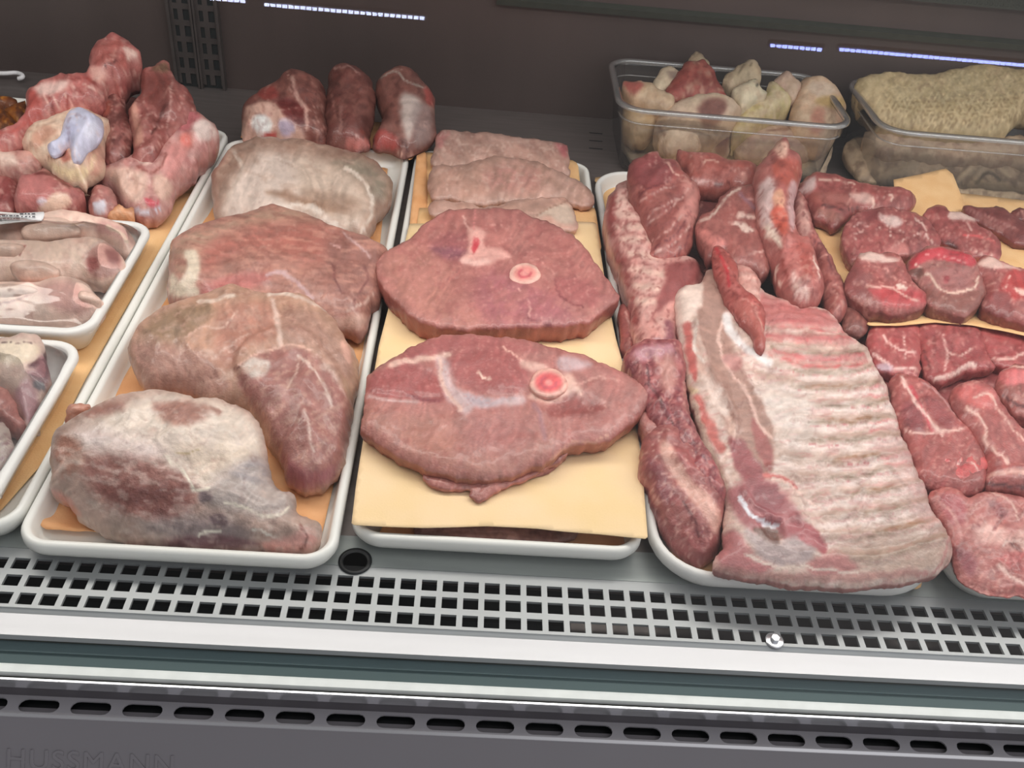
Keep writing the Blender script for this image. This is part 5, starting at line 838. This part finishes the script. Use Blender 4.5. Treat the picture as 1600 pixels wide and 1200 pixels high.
# ================================================================== wrapped poultry packs
def pack(label, x0, x1, y0, y1, zt): 
    o = tray(label, x0, x1, y0, y1, z=zt, r=.03, foam=True, base=.0095, m='foam', name='foam_tray'); return o
pk1 = pack('small white foam tray with three wrapped birds and a price label', -.60, -.379, .797, 1.030, .046)
pk2 = pack('small white foam tray of wrapped poultry at the lower left border', -.60, -.378, .545, .785, .046)
Pb = lambda *x: [N('#f0d0c2', 60, .05, .5), N('#cc9c90', 60, .28, .35)] + list(x)
def bird(label, out, zf, zb, legs, extra=(), col='#efccbc', Ht=.014, base=.02):
    b = piece('small_bird', label, 'poultry', zB, out, zf, zb, base=base, Ht=Ht, R=.03, col=col, mat=M['poultry'], lump=(.001, 40), rag=.5, paint=Pb(*extra))
    for pts in legs:
        piece('leg', None, None, zB, pts, zf + .016, zb + .008, base=(zf, zb - .004), Ht=.008, R=.012, col='#e8c4b4', mat=M['poultry'], parent=b, lump=(.0006, 20), rag=.4, paint=[N('#e8c8b8', 40, .1, .5)])
    return b
bird('rearmost plucked bird in the wrapped three-bird pack', [(-80, 180), (0, 190), (150, 150), (260, 140), (380, 118), (520, 135), (640, 165), (760, 205), (840, 300), (840, 380), (780, 400), (640, 320), (520, 300), (300, 310), (0, 310), (-80, 310)], .038, .052, [[(130, 240), (170, 190), (280, 160), (400, 165), (480, 210), (500, 245), (420, 270), (280, 285), (160, 275)]], [Fx('#d09c94', [(640, 180), (780, 240), (820, 320), (720, 280), (600, 250)], 30), Sx('#a87868', 8, [(140, 285), (300, 300), (420, 280), (500, 250)], .8, -1), Sx('#e0c4b0', 20, [(680, 220), (760, 260), (800, 310)], .8, .5)])
bird('middle plucked bird with cut neck in the wrapped three-bird pack', [(-80, 300), (0, 300), (150, 300), (300, 310), (460, 290), (600, 285), (680, 320), (760, 400), (780, 470), (700, 540), (620, 565), (560, 550), (420, 535), (300, 545), (100, 530), (-80, 530)], .040, .056, [[(60, 470), (100, 430), (200, 425), (300, 445), (370, 490), (340, 525), (220, 540), (120, 530)], [(-80, 330), (0, 320), (80, 320), (150, 340), (120, 400), (40, 410), (-80, 400)]], [Fx('#c8968c', [(520, 400), (600, 330), (700, 330), (770, 420), (720, 520), (600, 550), (540, 480)], 18, -1.5), Fx('#a8605c', [(540, 420), (600, 410), (610, 470), (560, 500)], 12, -1), Fx('#8c5c58', [(660, 360), (740, 380), (750, 440), (690, 440)], 18, -1.5), Sx('#a05c54', 10, [(90, 350), (150, 340), (110, 400)], .7, -1), Sx('#e2c4b8', 12, [(520, 420), (560, 350), (640, 300)], .8, 1), Sx('#a07468', 10, [(220, 545), (330, 540), (370, 490)], .8, -1)], col='#efcebc')
bird('front plucked bird in the wrapped three-bird pack', [(-80, 560), (0, 560), (100, 560), (220, 570), (300, 545), (430, 530), (540, 570), (590, 630), (640, 680), (655, 720), (610, 765), (520, 800), (300, 820), (100, 835), (-80, 840)], .034, .054, [[(-80, 590), (0, 575), (100, 575), (200, 590), (235, 615), (180, 650), (60, 680), (-80, 690)], [(500, 620), (560, 625), (625, 665), (620, 695), (540, 705), (480, 675)]], [Fx('#d6a49a', [(260, 580), (430, 550), (540, 640), (560, 740), (400, 760), (280, 680)], 40, 1), Sx('#a8706a', 10, [(0, 700), (120, 670), (220, 630)], .8, -1)])
# label on the wrapped pack
lb = sheet('price_label', 'white printed label stuck on the wrapped three-bird pack', 'label', [(-60, 334), (0, 337), (35, 333), (71, 331), (66, 346), (30, 347), (0, 351), (-60, 354)], .066, .067, M['label_white'], wr=.0004)
for k in range(2):
    bm = bmesh.new(); random.seed(5 + k); xx = -62
    while xx < 56:
        w = random.uniform(2, 6); y = 345 + (-1.6 + k * -4.5) - (xx > 30) * 3 - (xx > 0) * 1; P = [at(a, b, .0690) for a, b in ((xx, y), (xx + w, y - .3), (xx + w, y - 1.9), (xx, y - 1.6))]
        bm.faces.new([bm.verts.new(p) for p in P]); xx += w + random.uniform(1, 2.5)
    pr = frombm('print_line', bm, M['ink'], None, smooth=False); pr.parent = lb; pr.matrix_parent_inverse = Matrix.Translation(-lb.location)
# pack two contents
hz_ = [N('#b98a84', 40, .1, .5)]
piece('poultry_cut', 'cream skinned poultry piece with shiny highlight in the lower wrapped pack', 'poultry', zC, [(-60, 130), (0, 110), (90, 90), (160, 75), (215, 90), (245, 150), (235, 190), (270, 240), (280, 330), (230, 420), (190, 520), (150, 600), (120, 540), (60, 440), (0, 360), (-60, 350)], .036, .060, base=.016, Ht=.012, R=.03, col='#cbb0a4', mat=M['poultry'], paint=[N('#bd9a90', 40, .1, .5), Fx('#decab4', [(0, 130), (120, 120), (220, 150), (200, 210), (120, 250), (0, 230)], 20, 1), Fx('#5c3c40', [(160, 265), (230, 210), (245, 235), (200, 275)], 8, -2), Fx('#8c6468', [(230, 200), (280, 200), (285, 330), (220, 400), (180, 340), (150, 290), (200, 280)], 18, -.5), Fx('#b08488', [(150, 330), (200, 400), (220, 520), (160, 590), (120, 500), (80, 420)], 20), Fx('#6c6468', [(190, 350), (240, 350), (250, 400), (210, 390)], 8, -1.5), Sx('#6c5050', 4, [(0, 120), (60, 128), (140, 130), (210, 128)], .7, -.8)])
piece('poultry_cut', 'reddish giblet piece in the lower wrapped pack', 'poultry', zC, [(-60, 380), (0, 375), (50, 420), (90, 480), (105, 540), (140, 570), (130, 610), (60, 620), (-60, 560)], .036, .052, base=.016, Ht=.01, R=.015, col='#b07068', mat=M['poultry'], lump=(.002, 10), paint=[N('#c88a80', 14, .1, .6)])
piece('poultry_cut', 'striped pale poultry piece at the bottom of the lower wrapped pack', 'poultry', zC, [(-60, 590), (0, 580), (40, 610), (75, 690), (90, 750), (50, 840), (10, 920), (-60, 960)], .030, .048, base=.016, Ht=.01, R=.02, col='#b8a098', mat=M['poultry'], paint=[N('#8c5c6c', 20, .1, .6, st=4, ang=-35), N('#d8c8bc', 14, .2, .6, st=4, ang=-35)])
# cling film domes
def film(label, x0, x1, y0, y1, z, bulge, seed):
    nx, ny = 44, 44; bm = bmesh.new(); X, Y = np.meshgrid(np.linspace(0, 1, nx), np.linspace(0, 1, ny), indexing='ij')
    e = np.minimum.reduce([X, 1 - X, Y, 1 - Y]); h = z + bulge * sstep(0, .3, e) + fbm(X * 9 + Y * 2, Y * 4 + seed, seed, 4) * .003 * sstep(0, .1, e) - .012 * sstep(.05, 0, e)
    sq = (np.abs(2 * X - 1) ** 6 + np.abs(2 * Y - 1) ** 6) ** (1 / 6); s = np.where(sq > 0, np.maximum(np.abs(2 * X - 1), np.abs(2 * Y - 1)) / np.maximum(sq, 1e-6), 1)
    PX = (x0 + x1) / 2 + (X - .5) * s * (x1 - x0); PY = (y0 + y1) / 2 + (Y - .5) * s * (y1 - y0)
    g = [[bm.verts.new((PX[i, j], PY[i, j], h[i, j])) for j in range(ny)] for i in range(nx)]
    for i in range(nx - 1):
        for j in range(ny - 1): bm.faces.new((g[i][j], g[i + 1][j], g[i + 1][j + 1], g[i][j + 1]))
    o = frombm('cling_film', bm, M['cling_film']); return tag(o, label, 'film')
film('glossy clear wrap over the three-bird foam tray', -.602, -.377, .795, 1.032, .0475, .0235, 3)
film('glossy clear wrap over the lower left foam tray', -.602, -.376, .543, .787, .0475, .0225, 9)

# ================================================================== shanks at the rear
sheet('paper_sheet', 'brown paper under the three shanks at the rear', 'paper', [(376, 214), (385, 190), (560, 190), (680, 195), (681, 214), (662, 228), (641, 251), (620, 236), (500, 225), (390, 222)], .033, .014, M['orange_paper'], wr=.001, sp=6)
Sh = lambda *x: [N('#8a5a50', 40, .1, .5), N('#54302c', 30, .2, .5)] + list(x)
piece('shank', 'leftmost meat shank with pale joint end facing forward at the rear', 'shank', z4, [(262, 490), (280, 400), (350, 330), (430, 285), (500, 215), (600, 222), (690, 260), (722, 330), (722, 480), (735, 560), (705, 606), (600, 606), (500, 606), (380, 600), (275, 590)], .034, .088, base=(.0335, .03), Ht=.028, R=.04, col='#7c4a42', lump=(.003, 26), paint=Sh(Fx('#caa090', [(270, 480), (300, 400), (420, 370), (500, 440), (580, 520), (600, 590), (280, 590)], 18, 1), Fx('#d8d4d0', [(330, 460), (400, 450), (430, 500), (380, 550), (330, 520)], 12, 2), Fx('#b09cae', [(460, 470), (540, 480), (550, 540), (490, 560)], 12, 2), Fx('#b4524c', [(370, 550), (440, 530), (450, 570), (370, 575)], 8), Fx('#6c2e2c', [(450, 370), (540, 360), (610, 430), (580, 500), (500, 450)], 14, -2), Sx('#c09488', 20, [(540, 240), (560, 340), (610, 420), (610, 520)], .8, 1.5), Fx('#8a3e38', [(350, 330), (430, 290), (460, 340), (380, 360)], 14)))
piece('shank', 'middle dark meat shank standing upright at the rear', 'shank', z4, [(712, 480), (722, 300), (738, 198), (800, 180), (870, 185), (930, 230), (970, 300), (985, 400), (955, 560), (950, 632), (850, 635), (745, 625), (712, 560)], .034, .092, base=(.0335, .03), Ht=.026, R=.04, col='#6c3e38', lump=(.003, 26), paint=Sh(Sx('#9a7068', 10, [(745, 200), (830, 185), (900, 220)], .8, .8), Sx('#8e6058', 16, [(800, 400), (800, 500), (780, 580)], .8, 1), Sx('#8a5c54', 8, [(730, 300), (760, 400), (780, 480)], .8, 1), Fx('#b46a62', [(820, 590), (880, 565), (940, 580), (945, 625), (850, 630)], 8, 1), Fx('#7c3c34', [(780, 540), (860, 515), (920, 530), (880, 570)], 10, 1), Sx('#b88880', 6, [(820, 550), (860, 545), (900, 555)], .7, .6)))
piece('shank', 'rightmost meat shank with white sinew and red cut end at the rear', 'shank', z4, [(985, 290), (1010, 240), (1080, 200), (1160, 202), (1240, 270), (1292, 330), (1305, 450), (1302, 560), (1240, 635), (1150, 672), (1080, 655), (985, 630), (970, 600), (990, 520), (1030, 450), (1000, 370)], .034, .092, base=(.0335, .03), Ht=.026, R=.04, col='#7a4e46', lump=(.003, 26), paint=Sh(Fx('#a44c46', [(985, 540), (1040, 525), (1100, 560), (1110, 630), (1000, 630)], 12, 1), Fx('#c0aca4', [(1120, 350), (1180, 330), (1230, 380), (1200, 480), (1160, 580), (1120, 500)], 20, 1.5), Sx('#a08a80', 10, [(1010, 250), (1090, 210), (1150, 260), (1250, 300)], .8, 1), Fx('#93807c', [(1180, 400), (1280, 400), (1290, 560), (1200, 600)], 24, 0, .7), Fx('#a0504a', [(1250, 300), (1290, 330), (1290, 400), (1260, 380)], 10), Sx('#5a302c', 10, [(1120, 580), (1150, 610), (1160, 650)], .7, -1.5), Sx('#c89a8c', 10, [(1100, 630), (1150, 665), (1200, 640)], .7, 1)))
# ================================================================== clear tubs
def tub(label, x0, x1, y0, y1, h=.110):
    w, l = x1 - x0, y1 - y0; cx, cy = (x0 + x1) / 2, (y0 + y1) / 2; r = .045
    pr = [(.030, .001), (.022, .006), (.012, h - .028), (.010, h - .022), (.006, h - .018), (.005, h - .006), (0, h - .004), (0, h), (.009, h), (.011, h - .006), (.013, h - .022), (.024, .009), (.034, .004)]
    o = frombm('clear_tub', loft([rrect(w - 2 * i, l - 2 * i, max(r - i, .008), zz, 10) for i, zz in pr]), M['tub_plastic']); o.location = (cx, cy, 0)
    rp_ = [(-.0005, h - .0035), (0, h + .0012), (.003, h + .0022), (.007, h + .0022), (.010, h + .001), (.0105, h - .004), (.0085, h - .0045), (.0075, h - .0012), (.003, h - .0012), (.002, h - .0045)]
    bm = loft([rrect(w - 2 * i, l - 2 * i, max(r - i, .008), zz, 10) for i, zz in rp_ + rp_[:1]], False, False); frombm('rim', bm, M['tub_rim_plastic'], o)
    bm = loft([rrect(w - 2 * i, l - 2 * i, r - .009, h - .0235 + zz, 10) for i, zz in ((.0095, .0012), (.0075, 0), (.0095, -.0012), (.0115, 0), (.0095, .0012))], False, False); frombm('stacking_step', bm, M['tub_rim_plastic'], o)
    return tag(o, label, 'tub')
tub('clear plastic tub of pale mixed offal chunks at the rear', .205, .562, 1.337, 1.553)
tub('clear plastic tub of honeycomb tripe at the rear right', .600, .960, 1.337, 1.553)
OF = lambda *x: [N('#d2c4b0', 40, .05, .5), N('#a8907c', 40, .25, .4)] + list(x)
def off(label, out, col, zf, zb, paint=(), Ht=.010, base=.03, tk=.3): piece('offal_chunk', label, 'offal', z3, out, zf, zb, base=base, Ht=Ht, R=.016, col=col, tuck=tk, lump=(.004, 20), mat=M['tripe'], sp=3.8, tint=(1.0, .95, .90), ridge=1.2, paint=OF(*paint))
off('grey-white bottom layer seen through the front of the left tub', [(195, 520), (330, 560), (600, 600), (900, 620), (1200, 600), (1420, 620), (1400, 740), (1330, 790), (900, 760), (600, 730), (300, 720), (215, 640)], '#b0a898', .012, .035, [N('#8c7c70', 50, .1, .5)], Ht=.004, base=.005)
off('pale piece with reddish edge at the left end of the tub', [(205, 245), (330, 262), (420, 300), (490, 345), (480, 392), (400, 385), (270, 345), (215, 300)], '#bfa890', .100, .115, [Fx('#a8605a', [(205, 250), (330, 265), (260, 330), (215, 300)], 14)], base=.06)
off('small yellowish piece behind the front rim at the left of the tub', [(205, 400), (300, 385), (410, 410), (400, 500), (340, 560), (240, 540), (200, 470)], '#c2ac88', .062, .088, base=.03)
off('white curled piece left of the red wedge', [(380, 250), (410, 200), (460, 165), (520, 180), (545, 220), (500, 280), (430, 325), (390, 310)], '#c4bba8', .105, .125, [Fx('#8c7c74', [(460, 190), (510, 190), (510, 240), (470, 240)], 14)], base=.06)
off('pale pointed piece rising behind the red wedge', [(580, 120), (600, 85), (632, 62), (670, 90), (710, 150), (650, 190), (590, 170)], '#a39884', .118, .135, base=.08)
off('dark red wedge on top of the left tub', [(435, 330), (500, 230), (560, 150), (620, 125), (680, 130), (730, 190), (770, 260), (805, 320), (790, 335), (600, 332), (500, 345)], '#86403c', .105, .135, [N('#9c504a', 40, .1, .7), N('#7a3a36', 30, .1, .7), Fx('#74302c', [(640, 200), (720, 230), (680, 270)], 30)], base=.07)
off('big round pale piece with brown patch behind the front rim', [(400, 480), (440, 430), (520, 380), (600, 345), (700, 322), (820, 338), (885, 400), (850, 480), (760, 540), (640, 600), (560, 625), (470, 620), (410, 560)], '#c8b6a6', .062, .108, [Fx('#7e5650', [(640, 400), (700, 350), (800, 360), (800, 420), (760, 500), (680, 520), (640, 460)], 20), Sx('#8c7060', 10, [(410, 500), (440, 580)], .7, -1)], Ht=.016)
off('dark striped piece right of the front round piece', [(640, 600), (760, 540), (850, 490), (830, 600), (810, 690), (700, 680), (640, 650)], '#a8988c', .035, .075, [Fx('#7a504a', [(750, 600), (810, 560), (800, 680), (740, 680)], 14)], base=.02)
off('ridged cream piece at the rear middle of the tub', [(778, 240), (830, 190), (880, 150), (970, 128), (1000, 170), (1015, 240), (940, 245), (850, 275)], '#aea28c', .112, .132, [Sx('#847864', 10, [(900, 160), (880, 210)], .7, -1), Sx('#847864', 10, [(950, 150), (940, 210)], .7, -1)], base=.08)
off('white angular piece in the middle of the tub', [(848, 290), (920, 245), (985, 228), (1015, 280), (1038, 325), (960, 360), (900, 395), (865, 350)], '#cfccb8', .105, .122, [Fx('#585850', [(985, 262), (1000, 262), (1000, 275), (988, 275)], 3)], base=.07)
off('yellow-white curved piece in the middle of the tub', [(840, 500), (890, 400), (960, 370), (1030, 330), (1060, 260), (1110, 258), (1180, 340), (1172, 392), (1060, 440), (960, 500), (860, 560)], '#beb68e', .072, .115, [N('#b4ae74', 30, .1, .5), N('#d4ccb4', 30, .1, .5)])
off('pinkish-white lobe at the rear right of the tub', [(1085, 240), (1160, 198), (1215, 225), (1245, 265), (1225, 330), (1185, 340), (1120, 280)], '#bda79c', .105, .125, base=.07)
off('large cream block with lined top at the right end of the tub', [(1195, 400), (1220, 320), (1262, 250), (1310, 235), (1370, 232), (1460, 300), (1508, 380), (1480, 460), (1440, 560), (1400, 610), (1280, 600), (1210, 520)], '#c8ae98', .062, .120, [Fx('#cbbcae', [(1300, 260), (1400, 260), (1450, 320), (1360, 340), (1300, 310)], 14), Fx('#b8a070', [(1330, 350), (1480, 340), (1500, 390), (1380, 400)], 16), Fx('#b88878', [(1320, 420), (1380, 430), (1370, 540), (1300, 560)], 20)], Ht=.016)
off('flat pinkish piece at the lower right front of the tub', [(850, 640), (920, 570), (1060, 510), (1200, 500), (1330, 560), (1360, 610), (1250, 690), (1050, 700), (900, 690)], '#ab928a', .035, .068, [Sx('#7c5850', 14, [(1050, 540), (1200, 530), (1290, 560)], .7, -1)], base=.02)
# tripe
zt4 = (1250, 60, 4.286)
def trp(label, out, zf, zb, col, paint, Ht=.012, base=.03, lump=(.002, 14), name='tripe_piece'): return piece(name, label, 'tripe', zt4, out, zf, zb, base=base, Ht=Ht, R=.025, col=col, lump=lump, mat=M['tripe'], fine=.0016, sp=3.2, tint=(1.04, .99, .93), paint=paint)
trp('folded smooth tripe at the bottom of the right tub', [(300, 720), (450, 640), (700, 700), (1100, 720), (1700, 760), (1700, 1060), (1200, 1060), (900, 1000), (500, 960), (350, 880)], .010, .045, '#a09280', [N('#b8a894', 60, .1, .6), N('#6c5c50', 50, .2, .6), Sx('#c0b29c', 30, [(1050, 960), (1150, 860), (1300, 830), (1400, 920)], .7, 3), Sx('#5c5448', 24, [(1180, 960), (1260, 900), (1340, 950)], .8, -3)], Ht=.008, base=.006, lump=(.006, 22))
trp('pale folded tripe under the front rim of the right tub', [(430, 620), (600, 640), (900, 660), (1500, 660), (1700, 680), (1700, 800), (1200, 800), (800, 780), (560, 760), (460, 700)], .045, .075, '#b2a292', [N('#8c7668', 40, .15, .6)], Ht=.01, base=.02, lump=(.004, 20))
cells = []
rr = random.Random(4)
for j in range(13):
    for i in range(30):
        x = 560 + i * 38 + (19 if j % 2 else 0) + rr.uniform(-8, 8); y = 610 - j * 30 + rr.uniform(-6, 6) - max(0, (i - 8)) * 2
        if y < 250 and x < 900: continue
        cells.append(Fx('#7a6648' if j < 7 else '#8a7d66', [(x - 11, y), (x, y - 11), (x + 11, y), (x, y + 12)], 5, -1.8, .55 if j < 8 else .35))
trp('big mound of cream honeycomb tripe on top of the right tub', [(372, 320), (420, 260), (500, 235), (580, 218), (680, 235), (780, 240), (900, 235), (1020, 212), (1100, 190), (1250, 175), (1400, 195), (1560, 200), (1700, 210), (1700, 480), (1540, 480), (1440, 540), (1380, 600), (1200, 630), (1000, 620), (800, 600), (640, 575), (520, 530), (440, 440), (390, 390)], .085, .140, '#b9ab8c', [N('#c8bc9c', 30, .1, .5), N('#a0926e', 40, .15, .4)] + cells + [N('#d6caa8', 8, .3, .5)], Ht=.014, base=(.05, .09))
# ------------------------------------------------------------------ shared group phrases for things of a kind
GROUPS = {'meat_tray': 'white display trays on the deck', 'foam_tray': 'foam trays of wrapped poultry', 'cling_film': 'clear wraps over the foam trays', 'small_bird': 'plucked birds in the wrapped pack',
          'poultry_cut': 'poultry pieces in the lower wrapped pack', 'meat_cut': 'pale boneless cuts in the second tray', 'pork_cutlet': 'pale cutlets at the rear of the middle tray',
          'ham_steak': 'ham steaks on the cream paper', 'shank': 'shanks at the rear of the case', 'meat_chop': 'red chops in the right tray', 'neck_slice': 'neck slices on the peach paper',
          'offal_chunk': 'offal chunks in the left tub', 'tripe_piece': 'tripe in the right tub', 'clear_tub': 'clear plastic tubs at the rear', 'marinated_meat': 'marinated pieces at the left border',
          'bone_piece': 'bones piled in the left tray', 'joint_bone': 'joint bones in the left tray', 'rib_rack': 'rib racks in the round-cornered tray', 'meat_chunk': 'meat chunks in the rib tray',
          'paper_liner': 'paper liners in the trays', 'led_strip_light': 'light strips mirrored in the glass'}
for o in S.objects:
    k = o.name.split('.')[0]
    if o.parent is None and k in GROUPS and 'group' not in o: o['group'] = GROUPS[k]
